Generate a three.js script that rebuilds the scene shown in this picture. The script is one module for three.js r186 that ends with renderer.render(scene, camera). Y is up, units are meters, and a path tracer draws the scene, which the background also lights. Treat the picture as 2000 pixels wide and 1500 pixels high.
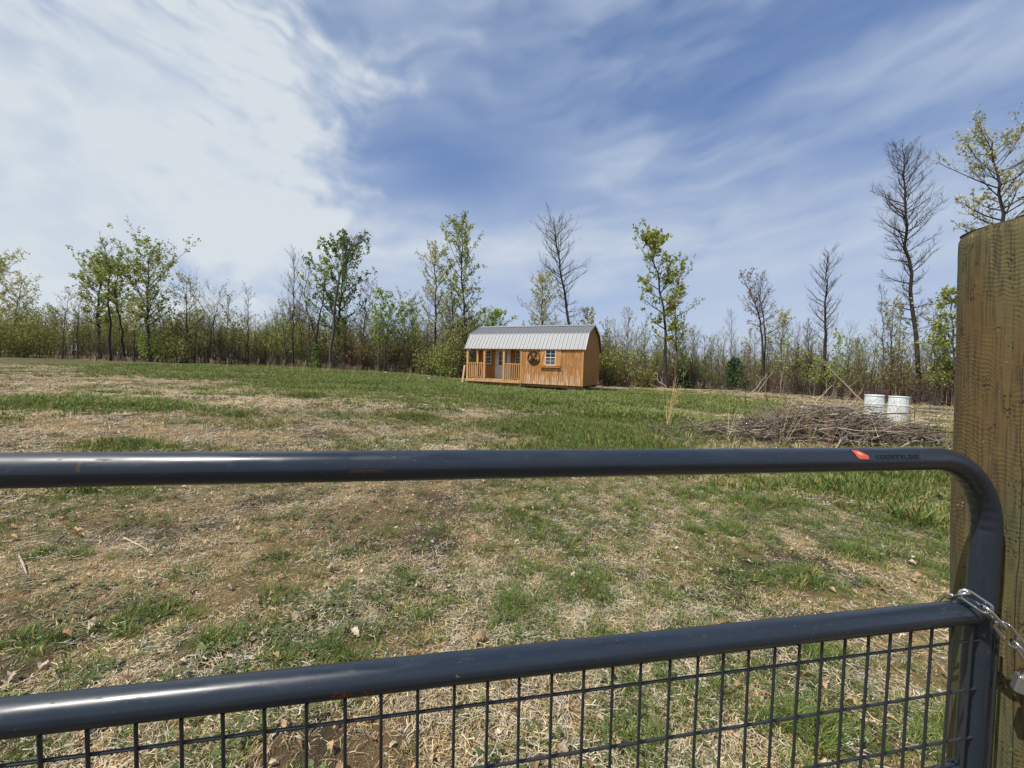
import * as THREE from 'three';
import { mergeGeometries } from 'three/addons/utils/BufferGeometryUtils.js';
import { RoundedBoxGeometry } from 'three/addons/geometries/RoundedBoxGeometry.js';

// ---------------------------------------------------------------- camera, sky, sun, exposure
const EYE = 1.46, FOCAL = 753 / 750, PITCH = 2.5 * Math.PI / 180, ROLL = 0.021;
const scene = new THREE.Scene();
const camera = new THREE.PerspectiveCamera(2 * Math.atan(1 / FOCAL) * 180 / Math.PI, 4 / 3, 0.05, 2500);
camera.rotation.order = 'YXZ';
camera.position.set(0, EYE, 0);
camera.rotation.set(-PITCH, 0, ROLL);
const renderer = new THREE.WebGLRenderer({ antialias: true });
renderer.toneMapping = THREE.LinearToneMapping;
renderer.toneMappingExposure = 1.0;
renderer.shadowMap.enabled = true;

const SUN = new THREE.Vector3(-0.44, 0.86, 0.25).normalize();
const sun = new THREE.DirectionalLight(new THREE.Color(1.0, 0.95, 0.87), 4.8);
sun.position.copy(SUN).multiplyScalar(60);
sun.target.position.set(0, 0, 0);
sun.castShadow = true;
sun.shadow.mapSize.set(4096, 4096);
Object.assign(sun.shadow.camera, { left: -60, right: 60, top: 60, bottom: -60, near: 1, far: 200 });
sun.name = 'sun';
scene.add(sun, sun.target);

// ---------------------------------------------------------------- numbers
const rng = (a) => () => { a = (a + 0x6d2b79f5) | 0; let t = Math.imul(a ^ (a >>> 15), 1 | a); t = (t + Math.imul(t ^ (t >>> 7), 61 | t)) ^ t; return ((t ^ (t >>> 14)) >>> 0) / 4294967296; };
const clamp = (x, a = 0, b = 1) => Math.min(b, Math.max(a, x));
const lerp = (a, b, t) => a + (b - a) * t;
const sstep = (a, b, x) => { const t = clamp((x - a) / (b - a)); return t * t * (3 - 2 * t); };
const hash2 = (x, y, s) => { let h = Math.imul(x, 374761393) ^ Math.imul(y, 668265263) ^ Math.imul(s, 1274126177); h = Math.imul(h ^ (h >>> 13), 1274126177); return ((h ^ (h >>> 16)) >>> 0) / 4294967296; };
function vnoise(x, y, s = 0) {
  const ix = Math.floor(x), iy = Math.floor(y), fx = x - ix, fy = y - iy, u = fx * fx * fx * (fx * (fx * 6 - 15) + 10), v = fy * fy * fy * (fy * (fy * 6 - 15) + 10);
  return lerp(lerp(hash2(ix, iy, s), hash2(ix + 1, iy, s), u), lerp(hash2(ix, iy + 1, s), hash2(ix + 1, iy + 1, s), u), v);
}
function fbm(x, y, n = 4, s = 0) { let a = 0.5, t = 0, w = 0; for (let i = 0; i < n; i++) { t += a * vnoise(x, y, s + i * 17); w += a; a *= 0.5; const nx = x * 1.6 + y * 1.2 + 7.3; y = y * 1.6 - x * 1.2 + 3.1; x = nx; } return t / w; }
const s2l = (v) => (v <= 0.04045 ? v / 12.92 : Math.pow((v + 0.055) / 1.055, 2.4));
const srgb = (r, g, b) => [s2l(r / 255), s2l(g / 255), s2l(b / 255)];
const piece = (tab, x) => { if (x <= tab[0][0]) return tab[0][1]; for (let i = 1; i < tab.length; i++) if (x < tab[i][0]) return lerp(tab[i - 1][1], tab[i][1], (x - tab[i - 1][0]) / (tab[i][0] - tab[i - 1][0])); return tab[tab.length - 1][1]; };
const mix3 = (a, b, t) => [lerp(a[0], b[0], t), lerp(a[1], b[1], t), lerp(a[2], b[2], t)];

// ---------------------------------------------------------------- sky: blue air under spring cirrus
{
  const W = 2048, H = 1024, data = new Float32Array(W * H * 4);
  const blue = [[0, srgb(196, 211, 232)], [7, srgb(170, 191, 225)], [16, srgb(140, 164, 208)], [27, srgb(104, 135, 187)], [42, srgb(96, 125, 174)], [90, srgb(72, 100, 158)]];
  const edgeOf = [[0, -30], [8, -34], [12, -29], [18, -23.5], [24, -25], [30, -26], [36, -24], [44, -30], [60, -38], [90, -40]];
  for (let row = 0; row < H; row++) {
    const up = ((row + 0.5) / H - 0.5) * Math.PI, el = up * 180 / Math.PI, y = Math.sin(up), c = Math.cos(up);
    for (let col = 0; col < W; col++) {
      if (el < -1) { const k = (row * W + col) * 4; data[k] = 0.16; data[k + 1] = 0.15; data[k + 2] = 0.11; data[k + 3] = 1; continue; }
      const round = ((col + 0.5) / W - 0.5) * 2 * Math.PI, x = Math.cos(round) * c, z = Math.sin(round) * c, o = (row * W + col) * 4;
      const az = Math.atan2(x, -z) * 180 / Math.PI, e = Math.max(el, 0);
      let k = 1; while (k < blue.length - 1 && blue[k][0] < e) k++;
      let col3 = mix3(blue[k - 1][1], blue[k][1], clamp((e - blue[k - 1][0]) / (blue[k][0] - blue[k - 1][0])));
      // the sheet of cirrus: mottled bank on one side, thin veils on the other; sheet coordinates take over towards the zenith
      const q = 1 / (Math.max(y, 0) + 0.13), px = x * q, pz = -z * q, near = sstep(64, 44, e), aa = Math.abs(az);
      const wx = (fbm(az / 11 + 3, e / 9, 4, 11) - 0.5) * 7, wy = (fbm(az / 11 - 8, e / 9 + 5, 4, 23) - 0.5) * 5;
      const mott = fbm((az + wx) / 8.5, (e + wy) / 5.5, 6, 5), puff = fbm((az + wx * 0.6) / 2.6, (e + wy * 0.6) / 1.7, 5, 29);
      const fib = fbm((az + wx) / 10 + 7, (e + 0.16 * az + wy * 0.8) / 1.5, 5, 31), hair = fbm((az + wx) / 3.4, (e + 0.16 * az + wy) / 0.55, 4, 47);
      const edge = piece(edgeOf, e) + (mott - 0.5) * 19 + (puff - 0.5) * 9;
      let bank = sstep(edge + 7, edge - 9, az) * sstep(-165, -120, az) * near;
      const torn = sstep(21, 31, e + (az + 38) * -0.10 + (mott - 0.5) * 14);
      bank *= lerp(1, clamp(0.12 + 1.75 * (fib * 0.62 + hair * 0.38) - 0.1), torn) * (0.74 + 0.44 * mott + 0.22 * (puff - 0.5));
      const tilt = e - 0.10 * az, st = fbm((az + wx) / 17 + 4, (tilt + wy * 0.5) / 3.6, 5, 71), st2 = fbm((az + wx * 1.5) / 30 + 9, (tilt + wy) / 8.5 + 2, 4, 83), wisp = fbm((az + wx) / 6, (tilt + wy * 0.6) / 1.1, 5, 87);
      let veil = 0.05 + sstep(0.30, 0.78, st2) * 0.54 + sstep(0.42, 0.82, st) * 0.32 + 0.16 * (wisp - 0.42);
      veil *= lerp(1, 0.10, Math.exp(-(((az + 8) / 15) ** 2) - (((e - 26) / 6.5) ** 2)));
      const shelf = Math.exp(-(((tilt - 15.8 - 5 * (mott - 0.5)) / 4.6) ** 2)) * (0.30 + 0.75 * st + 0.3 * (wisp - 0.5)) * sstep(-50, -20, az) * sstep(75, 15, az);
      const low = Math.exp(-((e / 9) ** 2)) * (0.22 + 0.55 * fbm((az + wx) / 14, e / 1.5, 5, 97));
      const sheetN = fbm(px * 1.3 + 3, pz * 1.3, 6, 61), open = sstep(0.40, 0.74, sheetN) * 0.7 * (1 - near * sstep(100, 70, aa));
      const d = clamp(1 - (1 - clamp(bank)) * (1 - clamp(veil * near)) * (1 - clamp(shelf)) * (1 - clamp(low)) * (1 - clamp(open)), 0, 0.96);
      const white = mix3(srgb(190, 204, 224), srgb(217, 225, 231), clamp(bank * (0.45 + mott) + shelf * 0.8 + 0.4 * (puff - 0.5)));
      col3 = mix3(col3, white, d);
      data[o] = col3[0]; data[o + 1] = col3[1]; data[o + 2] = col3[2]; data[o + 3] = 1;
      if (el < 0) { data[o] = 0.16; data[o + 1] = 0.15; data[o + 2] = 0.11; }
    }
  }
  const t = new THREE.DataTexture(data, W, H, THREE.RGBAFormat, THREE.FloatType);
  t.mapping = THREE.EquirectangularReflectionMapping; t.magFilter = THREE.LinearFilter; t.minFilter = THREE.LinearFilter; t.needsUpdate = true;
  scene.background = t; scene.environment = t;
}
// ---------------------------------------------------------------- places
const V = (x, y, z) => new THREE.Vector3(x, y, z);
// direction of a point of the photograph (2000 x 1500), scaled so that it reaches F metres ahead
function look(px, py, F) {
  let x = px - 1000, y = py - 750; const cr = Math.cos(ROLL), sr = Math.sin(ROLL);
  [x, y] = [x * cr + y * sr, -x * sr + y * cr]; x /= 753; const u = -y / 753, c = Math.cos(PITCH), s = Math.sin(PITCH);
  const d = V(x, u * c - s, -(c + u * s));
  return F ? d.multiplyScalar(F / -d.z).add(V(0, EYE, 0)) : d;
}
const SX = -0.0255, SF = 0.016;
const planeH = (X, F) => SX * 60 * Math.tanh(X / 60) + SF * 80 * Math.tanh(F / 80);
const H = (X, F) => { const r = Math.hypot(X, F); return planeH(X, F) + (fbm(X * 0.13 + 5, F * 0.13, 3, 7) - 0.5) * 0.26 * sstep(2, 9, r) + (fbm(X * 0.9, F * 0.9, 3, 9) - 0.5) * 0.075 * sstep(40, 8, r) + (vnoise(X * 7, F * 7, 4) - 0.5) * 0.016 * sstep(8, 2, r); };
function onGround(px, py) { const d = look(px, py); const k = -EYE / (d.y - SX * d.x + SF * d.z); const X = d.x * k, F = -d.z * k; return { X, F }; }
const at = (X, F, dy = 0) => V(X, H(X, F) + dy, -F);
const treeEdge = (azd) => piece([[-90, 30], [-70, 33], [-53, 34], [-33, 35], [-25, 32.5], [-8, 29], [0, 28.5], [13, 26.5], [20, 27.5], [28, 28.7], [38, 25.5], [46, 21.5], [52, 18], [70, 17], [90, 17]], azd);

// ---------------------------------------------------------------- object helpers
const taken = new Map();
const numbered = (name) => { const n = taken.get(name) ?? 0; taken.set(name, n + 1); return n ? name + '_' + String(n).padStart(3, '0') : name; };
function tag(o, label, category, group, kind) { if (label) o.userData.label = label; if (category) o.userData.category = category; if (group) o.userData.group = group; if (kind) o.userData.kind = kind; return o; }
function thing(name, label, category, group) { const g = new THREE.Group(); g.name = numbered(name); scene.add(g); return tag(g, label, category, group); }
function mesh(name, geo, mat, parent) { const m = new THREE.Mesh(geo, mat); m.name = parent && parent !== scene ? name : numbered(name); m.castShadow = m.receiveShadow = true; (parent ?? scene).add(m); return m; }
const M = (o) => new THREE.MeshStandardMaterial({ roughness: 0.85, metalness: 0, ...o });
const C = (r, g, b) => new THREE.Color().setRGB(r, g, b);
// a geometry under construction
class GB {
  constructor() { this.p = []; this.n = []; this.c = []; this.uv = []; this.i = []; }
  v(p, n, c, u = 0, w = 0) { this.p.push(p.x, p.y, p.z); this.n.push(n.x, n.y, n.z); if (c) this.c.push(c[0], c[1], c[2]); this.uv.push(u, w); return this.p.length / 3 - 1; }
  tube(pts, rad, sides, c, cap = true) {
    let prev = null; const rings = [];
    for (let k = 0; k < pts.length; k++) {
      const t = V().subVectors(pts[Math.min(k + 1, pts.length - 1)], pts[Math.max(k - 1, 0)]).normalize();
      if (!prev) prev = Math.abs(t.y) < 0.9 ? V(0, 1, 0) : V(1, 0, 0);
      const b = V().crossVectors(t, prev).normalize(), a = V().crossVectors(b, t).normalize(); prev = a;
      const r = typeof rad === 'function' ? rad(k / (pts.length - 1)) : rad[k], ring = [];
      for (let s = 0; s <= sides; s++) { const f = s / sides * Math.PI * 2, n = a.clone().multiplyScalar(Math.cos(f)).addScaledVector(b, Math.sin(f)); ring.push(this.v(pts[k].clone().addScaledVector(n, r), n, c, s / sides, k / (pts.length - 1))); }
      rings.push(ring);
    }
    for (let k = 0; k < rings.length - 1; k++) for (let s = 0; s < sides; s++) this.i.push(rings[k][s], rings[k][s + 1], rings[k + 1][s], rings[k][s + 1], rings[k + 1][s + 1], rings[k + 1][s]);
    if (cap && sides > 3) for (const [ring, sg, e] of [[rings[0], -1, 0], [rings[rings.length - 1], 1, pts.length - 1]]) {
      const t = V().subVectors(pts[Math.min(e + 1, pts.length - 1)], pts[Math.max(e - 1, 0)]).normalize().multiplyScalar(sg), m = this.v(pts[e], t, c, 0.5, 0.5);
      for (let s = 0; s < sides; s++) sg > 0 ? this.i.push(m, ring[s], ring[s + 1]) : this.i.push(m, ring[s + 1], ring[s]);
    }
    return this;
  }
  tri(a, b, d, c) { const n = V().subVectors(b, a).cross(V().subVectors(d, a)).normalize(), k = this.v(a, n, c, 0, 0); this.v(b, n, c, 1, 0); this.v(d, n, c, 0, 1); this.i.push(k, k + 1, k + 2); }
  quad(a, b, d, e, c) { const n = V().subVectors(b, a).cross(V().subVectors(e, a)).normalize(), k = this.v(a, n, c, 0, 0); this.v(b, n, c, 1, 0); this.v(d, n, c, 1, 1); this.v(e, n, c, 0, 1); this.i.push(k, k + 1, k + 2, k, k + 2, k + 3); }
  build() { const g = new THREE.BufferGeometry(); g.setAttribute('position', new THREE.Float32BufferAttribute(this.p, 3)); g.setAttribute('normal', new THREE.Float32BufferAttribute(this.n, 3)); g.setAttribute('uv', new THREE.Float32BufferAttribute(this.uv, 2)); if (this.c.length) g.setAttribute('color', new THREE.Float32BufferAttribute(this.c, 3)); g.setIndex(this.i); return g; }
}
const texOf = (w, h, fn, srgbSpace = true) => { const d = new Uint8Array(w * h * 4); for (let y = 0; y < h; y++) for (let x = 0; x < w; x++) { const c = fn(x / w, y / h, x, y), o = (y * w + x) * 4; d[o] = clamp(c[0]) * 255; d[o + 1] = clamp(c[1]) * 255; d[o + 2] = clamp(c[2]) * 255; d[o + 3] = 255; } const t = new THREE.DataTexture(d, w, h); t.wrapS = t.wrapT = THREE.RepeatWrapping; t.magFilter = THREE.LinearFilter; t.minFilter = THREE.LinearMipmapLinearFilter; t.generateMipmaps = true; if (srgbSpace) t.colorSpace = THREE.SRGBColorSpace; t.needsUpdate = true; return t; };
const canvasTex = (c, srgbSpace = true) => { const t = new THREE.CanvasTexture(c); t.wrapS = t.wrapT = THREE.RepeatWrapping; if (srgbSpace) t.colorSpace = THREE.SRGBColorSpace; return t; };
const newCanvas = (w, h) => { const c = document.createElement('canvas'); c.width = w; c.height = h; return [c, c.getContext('2d')]; };

// ================================================================ GROUND
// how green the turf is: patches read off the photograph, broken up by noise
const patches = [
  [330, 709, 17, 5.5, 1.0], [560, 725, 10, 5, 1.0], [760, 748, 6, 4.5, 1.0], [90, 704, 7, 3.0, 0.8], [420, 735, 6, 2, 0.7], [900, 765, 4, 3, 0.9], [1020, 778, 4, 3, 0.95], [1150, 775, 3, 3, 0.95], [1290, 775, 4, 3.5, 0.95], [1360, 790, 2.5, 2, 0.9],
  [1090, 832, 1.5, 1.3, 1.0], [1180, 855, 1.4, 0.9, 0.9], [1240, 815, 1.7, 1.2, 0.9], [1340, 850, 1.0, 0.9, 0.8], [1040, 870, 0.9, 0.5, 0.9], [90, 788, 2.6, 0.9, 0.85], [250, 785, 1.8, 0.7, 0.6], [812, 812, 0.55, 0.4, 1.0], [596, 772, 0.5, 0.5, 0.9],
  [250, 870, 0.7, 0.25, 0.8], [470, 815, 0.35, 0.3, 0.6], [1770, 940, 0.9, 0.35, 1.0], [1650, 955, 0.8, 0.3, 0.9], [1500, 985, 0.45, 0.22, 0.85], [1400, 960, 0.5, 0.3, 0.6], [1680, 1080, 0.3, 0.14, 1.0], [1580, 1130, 0.3, 0.14, 0.9], [1460, 1040, 0.25, 0.15, 0.8], [1780, 1020, 0.35, 0.18, 0.8],
  [200, 960, 0.5, 0.16, 0.7], [120, 1080, 0.22, 0.1, 0.9], [70, 1260, 0.22, 0.1, 0.9], [40, 1190, 0.18, 0.08, 0.6], [270, 1090, 0.25, 0.1, 0.5], [330, 1200, 0.25, 0.1, 0.75], [230, 1235, 0.15, 0.07, 0.8], [400, 1130, 0.2, 0.1, 0.6], [520, 1010, 0.2, 0.1, 0.5], [300, 1010, 0.25, 0.1, 0.7], [640, 1290, 0.1, 0.06, 0.5], [160, 1320, 0.15, 0.07, 0.7], [420, 1260, 0.12, 0.06, 0.7], [780, 1130, 0.1, 0.05, 0.7], [1150, 1100, 0.15, 0.08, 0.6], [550, 1170, 0.2, 0.1, 0.5], [540, 1090, 0.18, 0.1, 0.5], [1000, 1000, 0.3, 0.15, 0.5], [930, 960, 0.25, 0.15, 0.6], [1040, 1020, 0.2, 0.1, 0.6],
  [480, 1440, 0.1, 0.07, 0.8], [930, 1400, 0.12, 0.08, 0.9], [1560, 1440, 0.16, 0.1, 0.8], [1240, 1460, 0.1, 0.07, 0.6], [1350, 1400, 0.12, 0.08, 0.6], [1620, 1290, 0.2, 0.1, 0.6], [1300, 1170, 0.2, 0.1, 0.4], [1820, 860, 1.5, 1.2, 0.8],
].map(([px, py, sx, sf, a]) => { const g = onGround(px, py); return [g.X, g.F, sx, sf, a]; });
function green(X, F) {
  let g = 0.18 - 0.05 * sstep(4, 10, Math.hypot(X, F));
  for (const [x, f, sx, sf, a] of patches) { const dx = (X - x) / sx, df = (F - f) / sf, d = dx * dx + df * df; if (d < 7) g = Math.max(g, a * Math.exp(-d * 0.75)); }
  const r = Math.hypot(X, F), az = Math.atan2(X, F) * 57.3;
  g += 0.30 * sstep(-6, 16, az) * sstep(22, 5, r) * (az < 60 ? 1 : 0.5);
  const n = fbm(X * 0.8, F * 0.8, 4, 101) - 0.5, n2 = fbm(X * 3.6, F * 3.6, 3, 113) - 0.5;
  g += n * 0.75 + n2 * 0.42 * sstep(16, 3, r);
  if (F > treeEdge(az) * Math.cos(az / 57.3) * 1.0 + 40) g = 0;
  const edge = treeEdge(az); if (F > edge - 1.5) g *= sstep(edge + 3, edge - 1.5, F);
  return clamp(g);
}
const litterAt = (X, F) => { // how much fallen leaf lies here
  const az = Math.atan2(X, F) * 57.3; let l = 0.10 + 0.5 * sstep(0.5, 0.75, fbm(X * 1.3 + 40, F * 1.3, 3, 131));
  for (const [px, py, s, a] of [[1720, 1160, 0.3, 1], [1500, 1330, 0.3, 0.6], [130, 1020, 0.5, 0.8], [560, 1230, 0.15, 0.8], [1800, 1180, 0.2, 1], [600, 1460, 0.2, 0.6], [1650, 1400, 0.3, 0.6], [880, 800, 2, 0.5], [60, 870, 1, 0.6]]) { const g = onGround(px, py), d = ((X - g.X) ** 2 + (F - g.F) ** 2) / (s * s); if (d < 7) l = Math.max(l, a * Math.exp(-d * 0.8)); }
  return clamp(l);
};
// trodden bare earth inside the gate
const worn = (X, F, r) => lerp(lerp(0.12, 0.8, sstep(0.42, 0.64, fbm(X * 0.9 + 11, F * 0.9, 3, 241))), 1, clamp(sstep(-20, 8, Math.atan2(X, F) * 57.3) + sstep(3.5, 7, r)));
const EARTH = srgb(85, 77, 65), THATCH = srgb(176, 162, 134), TURF = srgb(104, 120, 64), FOREST = srgb(118, 100, 82), GREYT = srgb(144, 130, 108);
{
  const g = new THREE.BufferGeometry(), pos = [], col = [], uv = [], idx = [], NA = 480, radii = [];
  for (let r = 0.25; r < 1500; r *= r < 3 ? 1.022 : r < 60 ? 1.028 : 1.12) radii.push(r);
  pos.push(0, H(0, 0), 0); col.push(...EARTH); uv.push(0, 0);
  for (const r of radii) for (let k = 0; k <= NA; k++) {
    const a = k / NA * Math.PI * 2, X = Math.sin(a) * r, F = Math.cos(a) * r, gg = green(X, F), n = fbm(X * 1.7 + 30, F * 1.7, 4, 151), n2 = fbm(X * 0.5, F * 0.5, 3, 163);
    let c = mix3(EARTH, THATCH, sstep(0.36, 0.62, n) * lerp(0.4, 1, worn(X, F, r))); c = mix3(c, GREYT, sstep(0.5, 0.7, n2) * 0.6); c = mix3(c, TURF, sstep(0.15, 0.75, gg) * 0.85);
    const azd = Math.atan2(X, F) * 57.3; c = mix3(c, FOREST, sstep(-1, 4, F > 0 ? F - treeEdge(azd) : -5));
    pos.push(X, H(X, F), -F); col.push(...c.map((v) => v * 1.35)); uv.push(X / 3.2, F / 3.2);
  }
  for (let k = 0; k < NA; k++) idx.push(0, 1 + k + 1, 1 + k);
  for (let r = 0; r < radii.length - 1; r++) for (let k = 0; k < NA; k++) { const a = 1 + r * (NA + 1) + k, b = a + NA + 1; idx.push(a, a + 1, b, a + 1, b + 1, b); }
  g.setAttribute('position', new THREE.Float32BufferAttribute(pos, 3)); g.setAttribute('color', new THREE.Float32BufferAttribute(col, 3)); g.setAttribute('uv', new THREE.Float32BufferAttribute(uv, 2)); g.setIndex(idx); g.computeVertexNormals();
  // matted dead grass: grain only, tinted by the patches
  const S = 2048, [cv, x] = newCanvas(S, S), [bv, b] = newCanvas(S, S), R = rng(77);
  x.fillStyle = 'rgb(120,106,88)'; x.fillRect(0, 0, S, S); b.fillStyle = 'rgb(60,60,60)'; b.fillRect(0, 0, S, S);
  for (let k = 0; k < 26000; k++) { const v = 60 + R() * 90, s = 1 + R() * 5; x.fillStyle = `rgba(${v},${v * 0.88},${v * 0.72},0.5)`; const px = R() * S, py = R() * S; x.fillRect(px, py, s, s); }
  for (let k = 0; k < 42000; k++) {
    const px = R() * S, py = R() * S, a = R() * 6.28, l = 10 + R() * 46, v = 120 + R() * 118, w = 0.8 + R() * 1.9, t = R(), cu = (R() - 0.5) * 1.2;
    const cl = t < 0.16 ? [v * 0.66, v * 0.78, v * 0.42] : t < 0.4 ? [v * 0.82, v * 0.78, v * 0.7] : [v, v * 0.91, v * 0.76];
    for (const ox of [0, px < 60 ? S : px > S - 60 ? -S : 0]) for (const oy of [0, py < 60 ? S : py > S - 60 ? -S : 0]) {
      if ((ox === 0 && oy === 0) || ox || oy) for (const [c2, st] of [[x, `rgb(${cl[0] | 0},${cl[1] | 0},${cl[2] | 0})`], [b, `rgb(${90 + (v - 120)},${90 + (v - 120)},${90 + (v - 120)})`]]) {
        c2.strokeStyle = st; c2.lineWidth = w; c2.beginPath(); c2.moveTo(px + ox, py + oy); c2.quadraticCurveTo(px + ox + Math.cos(a) * l * 0.5, py + oy + Math.sin(a) * l * 0.5, px + ox + Math.cos(a + cu) * l, py + oy + Math.sin(a + cu) * l); c2.stroke();
      }
      if (!ox && !oy && px >= 60 && px <= S - 60 && py >= 60 && py <= S - 60) break;
    }
  }
  const m = M({ vertexColors: true, map: canvasTex(cv), bumpMap: canvasTex(bv, false), bumpScale: 0.012, roughness: 1 });
  m.color = C(1.5, 1.48, 1.45);
  const o = mesh('field_ground', g, m, scene); tag(o, 'rough pasture of earth, dead thatch and spring turf', 'ground', null, 'structure');
}

// ---------------------------------------------------------------- grass and litter on the field
function tuftGeo(seed, blades, height, width, spreadR, lean, cols, segs = 3) {
  const R = rng(seed), g = new GB();
  for (let k = 0; k < blades; k++) {
    const a = R() * 6.28, rr = Math.sqrt(R()) * spreadR, out = a + (R() - 0.5) * 1.6, h = height * (0.45 + 0.75 * R()), w = width * (0.6 + 0.7 * R()), bend = lean * (0.3 + R()), c = cols[Math.floor(R() * cols.length)];
    const b = V(Math.cos(a) * rr, -0.01, Math.sin(a) * rr), dir = V(Math.cos(out), 0, Math.sin(out)), side = V(-Math.sin(out), 0, Math.cos(out)).applyAxisAngle(V(0, 1, 0), (R() - 0.5) * 1.5); let last = null;
    const tw = (0.8 + 0.4 * R());
    for (let s = 0; s <= segs; s++) {
      const t = s / segs, th = bend * t * tw, p = b.clone().addScaledVector(dir, Math.sin(th) * h * t * 0.95).add(V(0, Math.cos(th) * h * t, 0)), hw = w * 0.5 * (s === segs ? 0.06 : 1 - 0.5 * t * t);
      const cur = [p.clone().addScaledVector(side, -hw), p.clone().addScaledVector(side, hw)];
      if (last) s === segs ? g.tri(last[0], last[1], p, c) : g.quad(last[0], last[1], cur[1], cur[0], c); last = cur;
    }
  }
  return g.build();
}
function leafGeo(seed, L, lobed) { // a fallen oak leaf, curled
  const R = rng(seed), g = new GB(), N = 9, mid = [], lf = [], rt = [], curl = 0.3 + R() * 0.9, twist = (R() - 0.5) * 1.2;
  for (let k = 0; k <= N; k++) {
    const t = k / N, base = Math.sin(Math.PI * Math.min(1, t * 0.96 + 0.03)) * (0.6 + 0.5 * t), lob = lobed ? (k % 2 ? 1 : 0.45) : 1, w = L * 0.30 * base * lob * (0.8 + 0.4 * R()), lift = Math.sin(t * Math.PI * curl) * L * 0.16;
    const tw = twist * (t - 0.5), s1 = V(Math.cos(tw), Math.sin(tw), 0), up = 0.35 + 0.5 * R();
    const c = V(0, lift + 0.004, (t - 0.5) * L); mid.push(c); lf.push(c.clone().addScaledVector(s1, -w).add(V(0, w * up, 0))); rt.push(c.clone().addScaledVector(s1, w).add(V(0, w * up * (R() < 0.5 ? 1 : -0.1), 0)));
  }
  for (let k = 0; k < N; k++) { g.quad(mid[k], mid[k + 1], lf[k + 1], lf[k], [1, 1, 1]); g.quad(mid[k], rt[k], rt[k + 1], mid[k + 1], [1, 1, 1]); }
  return g.build();
}
function strawGeo(seed, n, L, w) { const R = rng(seed), g = new GB(); for (let k = 0; k < n; k++) { const a = R() * 6.28, l = L * (0.35 + R()), bend = (R() - 0.5) * 0.9, p0 = V((R() - 0.5) * L * 1.4, 0.001 + R() * 0.014, (R() - 0.5) * L * 1.4), d = V(Math.cos(a), (R() - 0.35) * 0.30, Math.sin(a)), d2 = V(Math.cos(a + bend), (R() - 0.55) * 0.35, Math.sin(a + bend)), p1 = p0.clone().addScaledVector(d, l / 2), p2 = p1.clone().addScaledVector(d2, l / 2), sd = V(-Math.sin(a), (R() - 0.5), Math.cos(a)).normalize().multiplyScalar(w * (0.5 + R()) / 2), v = 0.65 + 0.5 * R(), c = R() < 0.25 ? [v * 0.85, v * 0.9, v * 0.95] : [v, v, v]; p1.y = Math.max(0.001, p1.y); p2.y = Math.max(0, p2.y); g.quad(p0.clone().sub(sd), p0.clone().add(sd), p1.clone().add(sd), p1.clone().sub(sd), c); g.tri(p1.clone().sub(sd), p1.clone().add(sd), p2, c); } return g.build(); }
function cloverGeo(seed) { const R = rng(seed), g = new GB(); for (let k = 0; k < 12; k++) { const a = R() * 6.28, r = R() * 0.045, h = 0.008 + R() * 0.035, c0 = V(Math.cos(a) * r, h, Math.sin(a) * r), s = 0.004 + R() * 0.006, t = R() * 6.28, tl = (R() - 0.5) * 0.9, v = 0.75 + R() * 0.5; const e = []; for (let j = 0; j < 5; j++) { const f = t + j / 5 * 6.28; e.push(c0.clone().add(V(Math.cos(f) * s, Math.cos(f - t) * s * tl, Math.sin(f) * s * (j % 2 ? 0.7 : 1)))); } for (let j = 1; j < 4; j++) g.tri(e[0], e[j + 1], e[j], [v, v, v]); } return g.build(); }
const sheet = (o) => new THREE.MeshPhysicalMaterial({ vertexColors: true, side: THREE.DoubleSide, roughness: 0.9, metalness: 0, specularIntensity: 0.35, transmission: 0.35, thickness: 0, ...o });
const grassMat = sheet({ roughness: 0.75, transmission: 0.4, specularIntensity: 0.5 }), dryMat = sheet({ transmission: 0.2 }), litterMat = sheet({ transmission: 0.15 });
const gcol = [srgb(100, 132, 50), srgb(86, 118, 42), srgb(114, 142, 62), srgb(92, 118, 54), srgb(128, 146, 78), srgb(170, 158, 104)];
const dcol = [srgb(208, 190, 148), srgb(192, 172, 128), srgb(222, 205, 164), srgb(172, 154, 122), srgb(196, 181, 152)];
const mat4 = new THREE.Matrix4(), quat = new THREE.Quaternion(), eul = new THREE.Euler(), tcol = new THREE.Color();
function scatter(name, label, category, geo, mat, list) { // list of [X, F, lift, scale, scaleY, turn, tiltx, tiltz, r, g, b]
  if (!list.length) return null;
  const o = new THREE.InstancedMesh(geo, mat, list.length); o.name = numbered(name);
  list.forEach(([X, F, dy, s, sy, ry, rx, rz, r, g, b], i) => { eul.set(rx, ry, rz, 'YXZ'); mat4.compose(at(X, F, dy), quat.setFromEuler(eul), V(s, s * sy, s)); o.setMatrixAt(i, mat4); o.setColorAt(i, tcol.setRGB(r, g, b)); });
  o.castShadow = o.receiveShadow = true; scene.add(o); tag(o, label, category, null, 'stuff'); return o;
}
const onPile = (X, F) => Math.hypot((X - 6.75) / 2.3, (F - 8.2) / 1.0) < 1;
const cabinBox = (X, F) => { const dx = X + 2.863, df = F - 23.771, u = dx * 0.9024 - df * 0.4308, w = dx * 0.4308 + df * 0.9024; return u > -0.1 && u < 7.45 && w > 0.02 && w < 3.9; };
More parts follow.
